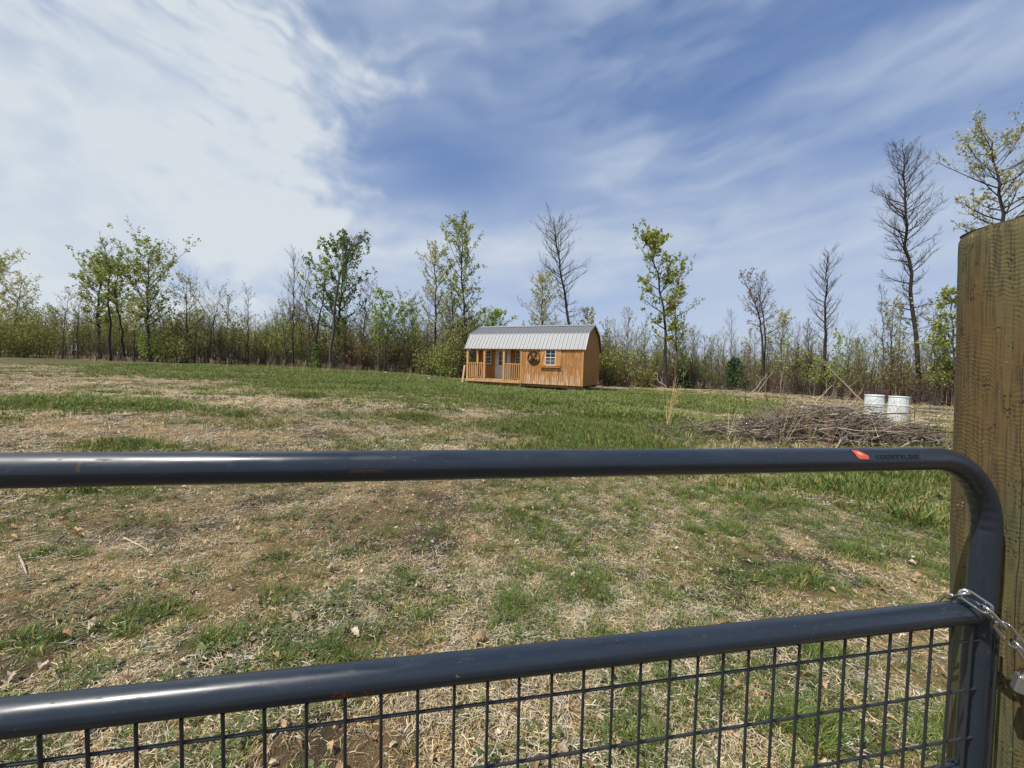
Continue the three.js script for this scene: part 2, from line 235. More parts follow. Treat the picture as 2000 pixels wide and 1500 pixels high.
{
  const R = rng(2024), rings = [
    // r0, r1, half wedge, tuft tries/m2, straw/m2, leaves/m2, level
    [0.7, 2.6, 82, 1500, 1300, 75, 0], [2.6, 5.5, 72, 620, 430, 30, 0], [5.5, 11, 62, 330, 130, 9, 1], [11, 22, 60, 120, 34, 2.2, 2], [22, 38, 58, 46, 8, 0.5, 2],
  ];
  const G = [[[], [], []], [[], []], [[], []]], D = [[[], []], [[], []], [[]]], S = [[], [], []], LV = [[], [], []], CL = [[], []];
  for (const [r0, r1, wedge, nt, ns, nl, lev] of rings) {
    const area = (r1 * r1 - r0 * r0) * wedge * Math.PI / 180, pick = () => { const r = Math.sqrt(r0 * r0 + R() * (r1 * r1 - r0 * r0)), a = (R() * 2 - 1) * wedge * Math.PI / 180; return [Math.sin(a) * r, Math.cos(a) * r, r]; };
    for (let k = 0, n = nt * area; k < n; k++) {
      const [X, F, r] = pick(); if (cabinBox(X, F)) continue; const g = green(X, F), t = R(), az = Math.atan2(X, F) * 57.3;
      if (F > treeEdge(az) + 1) continue;
      const clump = vnoise(X * 9, F * 9, 171), v = 0.78 + 0.44 * R();
      if (t < Math.pow(g, 1.15) * 1.1 * (lev === 0 ? 0.25 + 1.5 * sstep(0.35, 0.7, clump) : 1)) {
        const tall = lerp(0.55, 1.25, g) * (0.7 + 0.6 * R()), dry = 0.25 * R(); G[lev][Math.floor(R() * G[lev].length)].push([X, F, 0, tall, 0.9 + 0.3 * R(), R() * 6.28, (R() - 0.5) * 0.2, (R() - 0.5) * 0.2, v * (1 + dry), v, v * (1 - dry * 0.3)]);
      } else if (R() < worn(X, F, r) * 0.80 * sstep(0.30, 0.62, fbm(X * 2.1 + 9, F * 2.1, 3, 191)) + 0.05) {
        if (!onPile(X, F)) D[lev][Math.floor(R() * D[lev].length)].push([X, F, 0, 0.55 + 0.65 * R(), 0.5 + 0.5 * R(), R() * 6.28, (R() - 0.5) * 0.35, (R() - 0.5) * 0.35, v * (0.9 + 0.2 * R()), v * 0.97, v * 0.95]);
      }
    }
    for (let k = 0, n = ns * area; k < n; k++) { const [X, F, r] = pick(); if (cabinBox(X, F)) continue; const bare = sstep(0.34, 0.6, fbm(X * 1.9 + 60, F * 1.9, 3, 211)); if (R() > (0.18 + 0.82 * bare) * lerp(1, worn(X, F, r), 0.95)) continue; const v = 0.72 + 0.85 * R(), w = R(); S[lev].push([X, F, 0.002, 0.7 + 0.8 * R(), 1, R() * 6.28, (R() - 0.5) * 0.2, (R() - 0.5) * 0.2, 0.49 * v * (0.9 + 0.15 * w), 0.41 * v, 0.28 * v * (1.25 - 0.4 * w)]); }
    for (let k = 0, n = nl * area * 3.4; k < n; k++) { const [X, F, r] = pick(); if (cabinBox(X, F) || R() > litterAt(X, F)) continue; const w = R(), v = 0.6 + 0.75 * R(), c = w < 0.5 ? [0.44, 0.31, 0.17] : w < 0.75 ? [0.34, 0.20, 0.11] : [0.52, 0.44, 0.32]; LV[Math.floor(R() * 3)].push([X, F, 0.012, (0.38 + 0.85 * R() * R()) * (lev ? 1.15 : 1), 1.0 + 0.9 * R(), R() * 6.28, (R() - 0.5) * 0.7, (R() - 0.5) * 0.9, c[0] * v, c[1] * v, c[2] * v]); }
    if (lev < 2) for (let k = 0, n = (lev ? 30 : r0 < 2 ? 420 : 150) * area; k < n; k++) { const [X, F, r] = pick(); if (R() > 0.35 + 0.65 * sstep(0.4, 0.62, fbm(X * 1.6 + 80, F * 1.6, 3, 251))) continue; const w = R(), v = 0.55 + 0.85 * R(), c = w < 0.4 ? [0.50, 0.42, 0.29] : w < 0.7 ? [0.36, 0.27, 0.18] : [0.58, 0.54, 0.46]; LV[1 + Math.floor(R() * 2)].push([X, F, 0.006, (0.18 + 0.42 * R() * R()) * (lev ? 1.5 : 1), 0.6 + 0.6 * R(), R() * 6.28, (R() - 0.5) * 0.6, (R() - 0.5) * 0.9, c[0] * v, c[1] * v, c[2] * v]); }
    if (lev === 0) for (let k = 0, n = 85 * area; k < n; k++) { const [X, F, r] = pick(), cn = fbm(X * 2.4 + 15, F * 2.4, 3, 223); if (R() > sstep(0.45, 0.68, cn)) continue; const v = 0.7 + 0.6 * R(); CL[k % 2].push([X, F, 0.002, 0.7 + 0.7 * R(), 1, R() * 6.28, 0, 0, 0.13 * v, 0.165 * v, 0.055 * v]); }
  }
  const dryN = dcol.map((c) => c.map((v) => v * 1.18));
  G[0].forEach((l, i) => scatter('green_grass', 'short green spring grass growing in tufts near the gate', 'grass', tuftGeo(10 + i, 15, 0.085, 0.0034, 0.03, 1.15, gcol), grassMat, l));
  G[1].forEach((l, i) => scatter('green_grass', 'green spring grass growing thickly between gate and cabin', 'grass', tuftGeo(20 + i, 14, 0.13, 0.009, 0.07, 0.9, gcol), grassMat, l));
  G[2].forEach((l, i) => scatter('green_grass', 'green grass in front of the cabin and along the woods', 'grass', tuftGeo(30 + i, 16, 0.17, 0.02, 0.17, 0.8, gcol, 2), grassMat, l));
  D[0].forEach((l, i) => scatter('dry_grass', 'bleached dead grass tufts matted down near the gate', 'dry grass', tuftGeo(40 + i, 16, 0.07, 0.0027, 0.035, 2.1, dryN), dryMat, l));
  D[1].forEach((l, i) => scatter('dry_grass', 'bleached dead grass tufts in the middle of the field', 'dry grass', tuftGeo(50 + i, 13, 0.08, 0.007, 0.07, 1.9, dryN), dryMat, l));
  D[2].forEach((l, i) => scatter('dry_grass', 'bleached dead grass tufts far out in the field', 'dry grass', tuftGeo(60 + i, 14, 0.10, 0.016, 0.16, 1.6, dryN, 2), dryMat, l));
  scatter('straw_litter', 'loose straw stalks lying on the earth near the gate', 'straw', strawGeo(70, 9, 0.045, 0.0019), litterMat, S[0]);
  scatter('straw_litter', 'loose straw stalks lying on the earth mid field', 'straw', strawGeo(71, 8, 0.11, 0.007), litterMat, S[1]);
  scatter('straw_litter', 'loose straw stalks lying on the earth far out', 'straw', strawGeo(72, 8, 0.22, 0.016), litterMat, S[2]);
  LV.forEach((l, i) => scatter('leaf_litter', ['fallen tan oak leaves with lobed edges on the field', 'fallen curled brown leaves on the field', 'fallen broad pale leaves on the field'][i], 'fallen leaves', leafGeo(80 + i, [0.085, 0.06, 0.07][i], i === 0), litterMat, l));
  CL.forEach((l, i) => scatter('clover', 'low dark green clover and weeds between the straw', 'ground cover', cloverGeo(90 + i), grassMat, l));
}
// ================================================================ GATE
const GA = 0.18737, GTILT = -0.013656, GZ = 0.58242, GY = EYE - 0.14768, GD = 0.3129, TR = 0.0217;
// steel paint: slate grey, scuffed, rusted where it is chipped
function tubePaint(seed, marks) {
  const W = 2048, Hh = 256, [c, x] = newCanvas(W, Hh), R = rng(seed);
  x.fillStyle = 'rgb(40,48,58)'; x.fillRect(0, 0, W, Hh);
  for (let k = 0; k < 900; k++) { const v = 40 + R() * 20; x.fillStyle = `rgba(${v - 4},${v + 2},${v + 8},0.12)`; x.beginPath(); x.ellipse(R() * W, R() * Hh, 10 + R() * 70, 3 + R() * 18, R() * 0.5, 0, 6.3); x.fill(); }
  for (let k = 0; k < 130; k++) { const v = 70 + R() * 60; x.strokeStyle = `rgba(${v},${v},${v + 4},${0.06 + R() * 0.16})`; x.lineWidth = 0.6 + R(); x.beginPath(); const px = R() * W, py = R() * Hh; x.moveTo(px, py); x.lineTo(px + (R() - 0.5) * 90, py + (R() - 0.5) * 16); x.stroke(); }
  for (let k = 0; k < 240; k++) { x.fillStyle = `rgba(150,146,138,${0.15 + R() * 0.4})`; x.fillRect(R() * W, R() * Hh, 0.8 + R() * 2, 0.8 + R() * 2); }
  for (let k = 0; k < 150; k++) { x.fillStyle = `rgba(104,104,98,${0.04 + R() * 0.09})`; x.beginPath(); x.ellipse(R() * W, R() * Hh, 2 + R() * 9, 1 + R() * 5, R() * 3, 0, 6.3); x.fill(); }
  for (const [s, phi, w, h, kind] of marks) { // s metres along, phi degrees up from the front, size in metres and degrees
    const px = (s + 1) / 2 * W, py = Hh * (1 - (((phi + 360) % 360) / 360)), pw = w / 2 * W, ph = h / 360 * Hh;
    if (kind === 'rust') for (let k = 0; k < 70; k++) { const a = R() * 6.28, q = Math.sqrt(R()); x.fillStyle = ['rgba(120,58,26,0.75)', 'rgba(92,42,24,0.8)', 'rgba(150,82,42,0.6)', 'rgba(60,30,22,0.7)'][Math.floor(R() * 4)]; x.beginPath(); x.ellipse(px + Math.cos(a) * q * pw / 2, py + Math.sin(a) * q * ph / 2, 1 + R() * pw * 0.07, 0.8 + R() * ph * 0.10, 0, 0, 6.3); x.fill(); }
    else if (kind === 'scrape') { for (let k = 0; k < 9; k++) { x.strokeStyle = ['rgba(110,52,36,0.8)', 'rgba(70,34,28,0.8)', 'rgba(140,90,66,0.5)'][k % 3]; x.lineWidth = 1 + R() * 1.5; const y0 = py + (R() - 0.5) * ph; x.beginPath(); x.moveTo(px - pw / 2 * (0.5 + R() / 2), y0); x.lineTo(px + pw / 2 * (0.5 + R() / 2), y0 + (R() - 0.5) * 3); x.stroke(); } }
    else if (kind === 'run') { x.strokeStyle = 'rgba(112,84,60,0.85)'; x.lineWidth = 3.2; x.beginPath(); x.moveTo(px, py - ph / 2); x.bezierCurveTo(px + 3, py - ph / 4, px - 3, py + ph / 4, px + 2, py + ph / 2); x.stroke(); x.strokeStyle = 'rgba(60,44,36,0.7)'; x.lineWidth = 1.4; x.stroke(); }
    else { x.strokeStyle = 'rgba(170,172,170,0.7)'; x.lineWidth = 1.6; x.beginPath(); x.arc(px, py, pw / 2, 0.4, 4.2); x.stroke(); }
  }
  const t = canvasTex(c); t.wrapS = THREE.MirroredRepeatWrapping;
  const rough = texOf(512, 128, (u, v) => { const n = fbm(u * 40, v * 9, 4, seed), f = fbm(u * 9, v * 3, 3, seed + 5); const sp = vnoise(u * 210, v * 40, seed + 21) > 0.93 ? 0.2 : 0, r = 0.23 + 0.12 * sstep(0.4, 0.75, n) + 0.12 * sstep(0.45, 0.7, f) + sp; return [r, r, r]; }, false); rough.wrapS = THREE.MirroredRepeatWrapping;
  const bump = texOf(512, 128, (u, v) => { const n = fbm(u * 150, v * 26, 3, seed + 9); return [n, n, n]; }, false); bump.wrapS = THREE.MirroredRepeatWrapping;
  return M({ map: t, roughness: 1, roughnessMap: rough, bumpMap: bump, bumpScale: 0.00008, color: C(0.95, 0.97, 1.0) });
}
// tube with uv: metres along (s + 1) / 2, angle from the camera side
function gateTube(path, sOf, sides, rad) {
  const g = new GB(), rings = []; let bref = V(0, 0, 1);
  path.forEach((p, k) => {
    const t = V().subVectors(path[Math.min(k + 1, path.length - 1)], path[Math.max(k - 1, 0)]).normalize(), up = V().crossVectors(bref, t).normalize(), ring = [];
    for (let s = 0; s <= sides; s++) { const f = s / sides * Math.PI * 2, n = bref.clone().multiplyScalar(Math.cos(f)).addScaledVector(up, Math.sin(f)); ring.push(g.v(p.clone().addScaledVector(n, rad(k, f)), n, null, (sOf(k) + 1) / 2, s / sides)); }
    rings.push(ring);
  });
  for (let k = 0; k < rings.length - 1; k++) for (let s = 0; s < sides; s++) g.i.push(rings[k][s], rings[k + 1][s], rings[k][s + 1], rings[k][s + 1], rings[k + 1][s], rings[k + 1][s + 1]);
  const o = g.build(); o.computeVertexNormals(); return o;
}
const gateY = (s, drop) => GY + s * Math.sin(GTILT) - drop;
const gate = thing('farm_gate', 'dark slate grey tube farm gate with welded wire mesh', 'gate');
gate.position.set(0, 0, -GZ); gate.rotation.y = GA;
{
  const paint = tubePaint(5, [[-0.538, 30, 0.004, 46, 'run'], [-0.202, -4, 0.052, 9, 'scrape'], [-0.9, 10, 0.03, 30, 'rust']]);
  const paint2 = tubePaint(15, [[-0.235, -14, 0.030, 26, 'rust'], [-0.2, -12, 0.012, 18, 'rust'], [-0.075, 12, 0.006, 10, 'c'], [-0.75, 0, 0.02, 20, 'rust']]);
  const L0 = -2.62, SE = 0.98, BR = 0.155, ys = (s, d) => gateY(s, d), pts = [], ss = [];
  const put = (x, y, s) => { pts.push(V(x, y, 0)); ss.push(s); };
  const BOT = 1.14;
  for (let k = 0; k <= 10; k++) put(L0, lerp(ys(L0, BOT), ys(L0, BR), k / 10), L0 - 0.9 + 0.9 * k / 10);
  for (let k = 1; k < 16; k++) { const a = k / 16 * Math.PI / 2; put(L0 + BR - Math.cos(a) * BR, ys(L0, BR) + Math.sin(a) * BR, L0 + 0.1 * k / 16); }
  for (let k = 0; k <= 60; k++) { const s = lerp(L0 + BR, SE - BR, k / 60); put(s, ys(s, 0), s); }
  const bend0 = pts.length;
  for (let k = 1; k < 40; k++) { const a = k / 40 * Math.PI / 2; put(SE - BR + Math.sin(a) * BR, ys(SE - BR, BR) + Math.cos(a) * BR, SE - BR + 0.24 * k / 40); }
  const bend1 = pts.length;
  for (let k = 0; k <= 24; k++) put(SE, lerp(ys(SE - BR, BR), ys(SE, BOT), k / 24), SE + 0.09 + k / 24);
  // the bender crimped the inside of the curve
  const rad = (k, f) => { const inside = Math.max(0, -Math.sin(f)); if (k < bend0 || k > bend1 + 1) return TR; const t = (k - bend0) / (bend1 - bend0); return TR * (1 + (0.045 * Math.sin(t * 64) - 0.05) * inside ** 1.5 * sstep(0.1, 0.4, t) * sstep(1.06, 0.97, t)); };
  mesh('frame_tube', gateTube(pts, (k) => ss[k], 40, rad), paint, gate);
  for (const [d, nm] of [[GD, 0], [0.66, 1], [0.92, 2], [BOT, 3]]) { const p = [], q = []; for (let k = 0; k <= 40; k++) { const s = lerp(L0, SE - 0.012, k / 40); p.push(V(s, ys(s, d), 0)); q.push(s); } mesh('rail', gateTube(p, (k) => q[k], 36, () => TR * (nm ? 0.9 : 1)), nm ? paint : paint2, gate); }
  const wireM = M({ color: C(0.026, 0.030, 0.034), roughness: 0.42, bumpMap: texOf(64, 256, (u, v) => { const n = fbm(u * 12, v * 60, 3, 3); return [n, n, n]; }, false), bumpScale: 0.0003 });
  const wr = 0.00245, zv = TR * 0.55, top = GD + 0.0165, cyl = (L) => { const g = new THREE.CylinderGeometry(wr, wr, L, 10, 1); return g; };
  const vg = cyl(BOT - top); 
  for (let k = -55; k <= 15; k++) { const s = 0.2231 + k * 0.0508; if (s < L0 + 0.03) continue; const w = mesh('vertical_wire', vg, wireM, gate); w.position.set(s, ys(s, (top + BOT) / 2), zv + (s > SE - 0.03 ? TR * 0.5 : 0) + wr); w.rotation.z = Math.sin(s * 91) * 0.004; }
  const hl = SE + 0.012 - L0, hg = cyl(hl).rotateZ(Math.PI / 2 + 0);
  for (let k = 0; k < 8; k++) { const d = 0.3655 + k * 0.1016, w = mesh('horizontal_wire', hg, wireM, gate), m = (SE + 0.012 + L0) / 2; w.position.set(m, ys(m, d), zv - wr + 0.0012); w.rotation.z = GTILT; }
  // weld bead where the lower rail meets the stile
  const bead = new THREE.TorusGeometry(TR * 0.98, 0.0028, 6, 26); bead.rotateY(Math.PI / 2); for (const d of [GD, 0.66, 0.92]) { const b = mesh('weld', bead, paint, gate); b.position.set(SE - TR * 0.98, ys(SE, d), 0); }
  // printed maker's mark on the top rail
  const patch = (s0, s1, a0, a1) => { const g = new GB(), n = 12; for (let j = 0; j <= n; j++) for (let i = 0; i <= 8; i++) { const s = lerp(s0, s1, i / 8), a = lerp(a0, a1, j / n) * Math.PI / 180, nn = V(0, Math.sin(a), Math.cos(a)); g.v(V(s, ys(s, 0), 0).addScaledVector(nn, TR + 0.0005), nn, null, i / 8, j / n); } for (let j = 0; j < n; j++) for (let i = 0; i < 8; i++) { const a = j * 9 + i; g.i.push(a, a + 1, a + 10, a, a + 10, a + 9); } return g.build(); };
  { const [c, x] = newCanvas(1024, 160); x.clearRect(0, 0, 1024, 160); x.fillStyle = 'rgb(9,11,14)'; x.font = 'bold 128px serif'; x.textBaseline = 'middle'; x.textAlign = 'center'; x.save(); x.translate(512, 84); const tw = x.measureText('COUNTYLINE').width; x.scale(960 / tw, 1.0); x.lineWidth = 5; x.strokeStyle = 'rgb(9,11,14)'; x.strokeText('COUNTYLINE', 0, 0); x.fillText('COUNTYLINE', 0, 0); x.restore();
    mesh('lettering', patch(0.660, 0.768, 8, 42), M({ map: canvasTex(c), transparent: true, roughness: 0.5 }), gate).userData.label = 'black printed lettering on the top rail'; }
  { const [c, x] = newCanvas(256, 256); x.clearRect(0, 0, 256, 256); const P = [[18, 12], [120, 20], [236, 170], [226, 246], [60, 236], [26, 180]]; x.beginPath(); P.forEach(([a, b], i) => (i ? x.lineTo(a, b) : x.moveTo(a, b))); x.closePath(); x.lineJoin = 'round'; x.lineWidth = 22; x.strokeStyle = 'rgb(16,14,16)'; x.stroke(); x.fillStyle = 'rgb(214,92,62)'; x.fill(); x.fillStyle = 'rgb(232,168,146)'; x.beginPath(); x.ellipse(112, 120, 26, 58, -0.5, 0, 6.3); x.fill(); x.fillStyle = 'rgb(214,92,62)'; x.beginPath(); x.ellipse(122, 150, 12, 30, -0.5, 0, 6.3); x.fill();
    mesh('badge', patch(0.619, 0.6515, 12, 66), M({ map: canvasTex(c), transparent: true, roughness: 0.4 }), gate).userData.label = 'orange angular badge printed on the top rail'; }
}
// a point of the gate's plane, z metres towards the camera side
const gatePoint = (px, py, z) => { const d = look(px, py), n = V(Math.sin(GA), 0, Math.cos(GA)), o = V(0, EYE, 0), q = V(0, 0, -GZ).addScaledVector(n, z); const k = (n.dot(q) - n.dot(o)) / n.dot(d); return o.addScaledVector(d, k); };

// ---------------------------------------------------------------- post
const POST = { X: 1.199, F: 0.821, r: 0.110 };
{
  const W = 1024, Hh = 1536, top = 1.778, knots = [[0.352, 0.655, 0.020, 0.013], [0.285, 0.565, 0.013, 0.011], [0.42, 0.30, 0.014, 0.016], [0.62, 0.78, 0.012, 0.012]];
  const field = (u, v) => { const cm = v * 180, w = fbm(u * 14, v * 9, 3, 301) - 0.5; const rip = 0.5 + 0.5 * Math.sin((cm * 1.25 + w * 5.5 + (fbm(u * 26, v * 30, 3, 307) - 0.5) * 2.2) * 6.2832); const cut = sstep(0.36, 0.66, fbm(u * 30, v * 34, 3, 311)); return lerp(fbm(u * 60, v * 190, 2, 313), rip, 0.15 + 0.7 * cut); };
  const cracks = [[0.305, 0.62, 0.2], [0.40, 0.35, 0.3], [0.262, 0.86, 0.12], [0.345, 0.93, 0.09], [0.22, 0.5, 0.3], [0.7, 0.6, 0.3], [0.372, 0.48, 0.07]];
  const crack = (u, v) => { let k = 0; for (const [cu, cv, l] of cracks) { const t = (v - cv) / l; if (Math.abs(t) < 1) { const w = cu + (fbm(v * 16, cu * 40, 3, 501) - 0.5) * 0.012; k = Math.max(k, sstep(0.0016, 0.0005, Math.abs(u - w) / (1.2 - Math.abs(t)))); } } return k; };
  const colf = (u, v) => {
    const grain = fbm(u * 90, v * 7, 4, 321), fine = fbm(u * 260, v * 34, 3, 331), stain = fbm(u * 6 + 3, v * 2.2, 4, 341), stain2 = fbm(u * 9, v * 5 + 8, 4, 351), rip = field(u, v);
    let c = mix3([0.40, 0.37, 0.23], [0.50, 0.45, 0.29], grain); c = mix3(c, [0.34, 0.37, 0.24], sstep(0.42, 0.60, stain) * 0.85); c = mix3(c, [0.46, 0.31, 0.15], sstep(0.50, 0.70, stain2) * 0.45);
    c = mix3(c, [0.28, 0.26, 0.19], sstep(0.52, 0.8, 1 - fine) * 0.6); c = c.map((q) => q * (0.95 + 0.02 * rip + 0.22 * (fine - 0.5)) * (1 - 0.55 * crack(u, v)));
    for (const [kx, ky, rx, ry] of knots) { const d = Math.hypot((u - kx) / rx, (v - ky) / ry); if (d < 1.5) { const ringy = 0.5 + 0.5 * Math.sin(d * 15); c = mix3(c, mix3([0.23, 0.15, 0.09], [0.36, 0.25, 0.14], ringy), sstep(1.35, 0.8, d)); } }
    const sp = vnoise(u * 300, v * 500, 361) * vnoise(u * 40, v * 60, 371); if (sp > 0.62) c = mix3(c, [0.20, 0.12, 0.07], 0.7); if (vnoise(u * 210, v * 420, 381) > 0.955) c = mix3(c, [0.62, 0.54, 0.36], 0.7);
    return c;
  };
  const bumpf = (u, v) => { let h = 0.45 * field(u, v) + 0.25 * fbm(u * 120, v * 60, 3, 391) + 0.3 * fbm(u * 18, v * 14, 3, 401); for (const [kx, ky, rx, ry] of knots) { const d = Math.hypot((u - kx) / rx, (v - ky) / ry); if (d < 1.4) h = lerp(h, 0.65 + 0.2 * Math.sin(d * 15), sstep(1.3, 0.9, d)); } h -= 0.6 * crack(u, v); return [h, h, h]; };
  const m = M({ map: texOf(W, Hh, colf), bumpMap: texOf(W, Hh, bumpf, false), bumpScale: 0.0012, roughness: 0.88, color: C(0.78, 0.80, 0.82) });
  const p = thing('gate_post', 'thick round weathered wooden gate post with tool ripples and knots', 'post');
  p.position.set(POST.X, H(POST.X, POST.F) - 0.3, -POST.F);
  const g = new GB(), N = 96, rows = 150, hh = top + 0.3 - p.position.y - 0.3; const ringsV = [];
  const rAt = (u, v) => POST.r * (1.03 - 0.05 * v) + (fbm(Math.cos(u * 6.283) * 1.5 + 4, Math.sin(u * 6.283) * 1.5 + v * 5, 3, 411) - 0.5) * 0.008 + (field(u % 1, v) - 0.5) * 0.0006;
  for (let j = 0; j <= rows; j++) { const v = j / rows, ring = []; for (let k = 0; k <= N; k++) { const u = k / N, a = u * 6.28318, chamfer = v > 0.993 ? (v - 0.993) / 0.007 * 0.005 : 0, r = rAt(u === 1 ? 0 : u, v) - chamfer; ring.push(g.v(V(Math.sin(a) * r, v * hh, -Math.cos(a) * r), V(Math.sin(a), 0, -Math.cos(a)), null, u, v)); } ringsV.push(ring); }
  for (let j = 0; j < rows; j++) for (let k = 0; k < N; k++) { const a = ringsV[j][k], b = ringsV[j][k + 1], c = ringsV[j + 1][k], d = ringsV[j + 1][k + 1]; g.i.push(a, c, b, b, c, d); }
  const shaft = g.build(); shaft.computeVertexNormals(); mesh('shaft', shaft, m, p);
  const cap = new THREE.CircleGeometry(POST.r * 0.985 - 0.003, 60); cap.rotateX(-Math.PI / 2); const end = mesh('end_grain', cap, M({ color: C(0.3, 0.25, 0.16), map: texOf(256, 256, (u, v) => { const d = Math.hypot(u - 0.53, v - 0.48), w = 0.5 + 0.5 * Math.sin(d * 150 + fbm(u * 5, v * 5, 3, 421) * 5), cr = vnoise(Math.atan2(v - 0.48, u - 0.53) * 9, 1, 431) > 0.86 ? 0.5 : 1; return [(0.6 + 0.2 * w) * cr, (0.56 + 0.2 * w) * cr, (0.48 + 0.16 * w) * cr]; }) }), p); end.position.y = hh - 0.001;
  p.rotation.z = 0.07; p.rotation.y = 0.2;
  // torn splinters
  const spM = M({ color: C(0.50, 0.42, 0.27), roughness: 0.9 }), R = rng(43);
  for (const [px, py, n, L] of [[1896, 464, 2, 0.014], [1984, 653, 3, 0.014], [1962, 650, 3, 0.007], [1940, 806, 4, 0.006], [1872, 985, 3, 0.006]]) for (let k = 0; k < n; k++) {
    // where the sight line meets the post's side
    const d = look(px + (R() - 0.5) * 26 * (n > 2 ? 1 : 0.2), py + (R() - 0.5) * 9), cx = POST.X - 0.07 * (EYE + 0.3 + d.y * 0.92 / -d.z), cz = POST.F, dx = d.x, df = -d.z, A = dx * dx + df * df, B = -(dx * cx + df * cz), Cc = cx * cx + cz * cz - POST.r * POST.r * 0.99, disc = B * B - A * Cc; if (disc < 0) continue; const t = (-B - Math.sqrt(disc)) / A, q = V(0, EYE, 0).addScaledVector(d, t);
    const sg = new THREE.ConeGeometry(0.0007 + R() * 0.0007, L * (0.6 + R() * 0.8), 5); const s = mesh('splinter', sg, spM, p); p.updateMatrixWorld(true); s.position.copy(p.worldToLocal(q)); s.rotation.set(R() * 0.5, R() * 3, (n > 2 ? 1.2 + R() * 0.7 : 3.0 + R() * 0.2)); if (n <= 2) s.scale.set(2.2, 1, 1.2);
  }
}
// ---------------------------------------------------------------- chain and padlock
const steel = M({ color: C(0.58, 0.57, 0.55), metalness: 1, roughness: 0.24 });
function linkGeo(L, Wd, r) { const c = [], h = (L - Wd) / 2, q = Wd / 2; for (let k = 0; k < 40; k++) { const a = k / 40 * 6.28318; c.push(V(Math.cos(a) * q + (Math.cos(a) >= 0 ? h : -h), Math.sin(a) * q, 0)); } return new THREE.TubeGeometry(new THREE.CatmullRomCurve3(c, true, 'catmullrom', 0.3), 56, r, 10, true); }
{
  const ch = thing('steel_chain', 'bright steel chain looped over the lower rail to the post', 'chain'); ch.position.copy(gatePoint(1900, 1180, 0.02)); ch.updateMatrixWorld(true);
  // joints of the chain, over the rail, across the stile and down to the lock
  const J = [gatePoint(1840, 1184, -0.045), gatePoint(1862, 1166, -0.012), gatePoint(1884, 1160, 0.012), gatePoint(1927, 1189, 0.034), gatePoint(1956, 1221, 0.046), gatePoint(1984, 1258, 0.058), gatePoint(2009, 1296, 0.07)];
  const tw = [0.4, 1.5, 0.15, 1.35, 0.1, 1.3];
  for (let k = 0; k < J.length - 1; k++) {
    const a = J[k], b = J[k + 1], d = V().subVectors(b, a), L = d.length() + 0.0125, l = mesh('chain_link', linkGeo(L, Math.min(0.0205, L * 0.7), 0.0029), steel, ch), x = d.normalize(), view = V(0, EYE, 0).sub(a).normalize(), y = V().crossVectors(view, x).normalize(), z = V().crossVectors(x, y);
    l.position.copy(ch.worldToLocal(a.clone().add(b).multiplyScalar(0.5))); l.quaternion.setFromRotationMatrix(new THREE.Matrix4().makeBasis(x, y, z)).multiply(new THREE.Quaternion().setFromAxisAngle(V(1, 0, 0), tw[k]));
  }
  const pl = thing('padlock', 'silver padlock hanging from the chain against the post', 'padlock'); const pp = gatePoint(2013, 1342, 0.066); pl.position.copy(pp); pl.rotation.set(0.05, -0.55, -0.12);
  const body = new RoundedBoxGeometry(0.042, 0.034, 0.018, 4, 0.003);
  const [c, x] = newCanvas(256, 208); x.fillStyle = 'rgb(176,180,182)'; x.fillRect(0, 0, 256, 208); const R = rng(9); for (let k = 0; k < 400; k++) { const v = 150 + R() * 70; x.strokeStyle = `rgba(${v},${v},${v},0.25)`; const y = R() * 208; x.beginPath(); x.moveTo(R() * 256, y); x.lineTo(R() * 256, y + R() * 6); x.stroke(); }
  mesh('body', body, M({ map: canvasTex(c), metalness: 0.85, roughness: 0.38 }), pl);
  const sh = []; for (let k = 0; k <= 20; k++) { const a = k / 20 * Math.PI; sh.push(V(-Math.cos(a) * 0.0125, 0.027 + Math.sin(a) * 0.0125, 0)); } sh.unshift(V(-0.0125, 0.010, 0)); sh.push(V(0.0125, 0.010, 0));
  mesh('shackle', new GB().tube(sh, () => 0.0031, 10).build(), steel, pl);
  mesh('collar', new THREE.CylinderGeometry(0.0048, 0.0048, 0.004, 14).translate(-0.0125, 0.0185, 0), steel, pl); mesh('collar', new THREE.CylinderGeometry(0.0048, 0.0048, 0.004, 14).translate(0.0125, 0.0185, 0), steel, pl);
}
// ================================================================ CABIN
// corner of the cabin's front, its long direction, its way back
const CP = V(-2.8628, EYE - 0.8767, -23.7709), CU = V(0.9024, -0.00957, 0.43079).normalize(), CB = V(0.43081, 0, -0.90244);
const cabinBasis = new THREE.Matrix4().makeBasis(CU, V().crossVectors(CB.clone().negate(), CU).normalize(), CB.clone().negate());
const woodTex = (seed, base, streakC, wear, w = 256, h = 512) => texOf(w, h, (u, v) => {
  const g = fbm(u * 26, v * 3, 4, seed), f = fbm(u * 90, v * 9, 3, seed + 3), s = fbm(u * 34, v * 1.6, 3, seed + 7), wv = fbm(u * 46, v * 5, 4, seed + 11);
  let c = base.map((q) => q * (0.80 + 0.42 * g)); c = c.map((q) => q * (0.92 + 0.16 * f)); c = mix3(c, streakC, sstep(0.60, 0.78, s) * 0.35);
  if (wear) c = mix3(c, [0.86, 0.80, 0.70], sstep(0.66, 0.76, wv + 0.20 * sstep(0.52, 0.0, v)) * wear); return c;
});
const cabin = thing('barn_cabin', 'small tan wood-sided barn cabin with metal gambrel roof and corner porch', 'cabin');
cabin.position.copy(CP); cabin.quaternion.setFromRotationMatrix(cabinBasis);
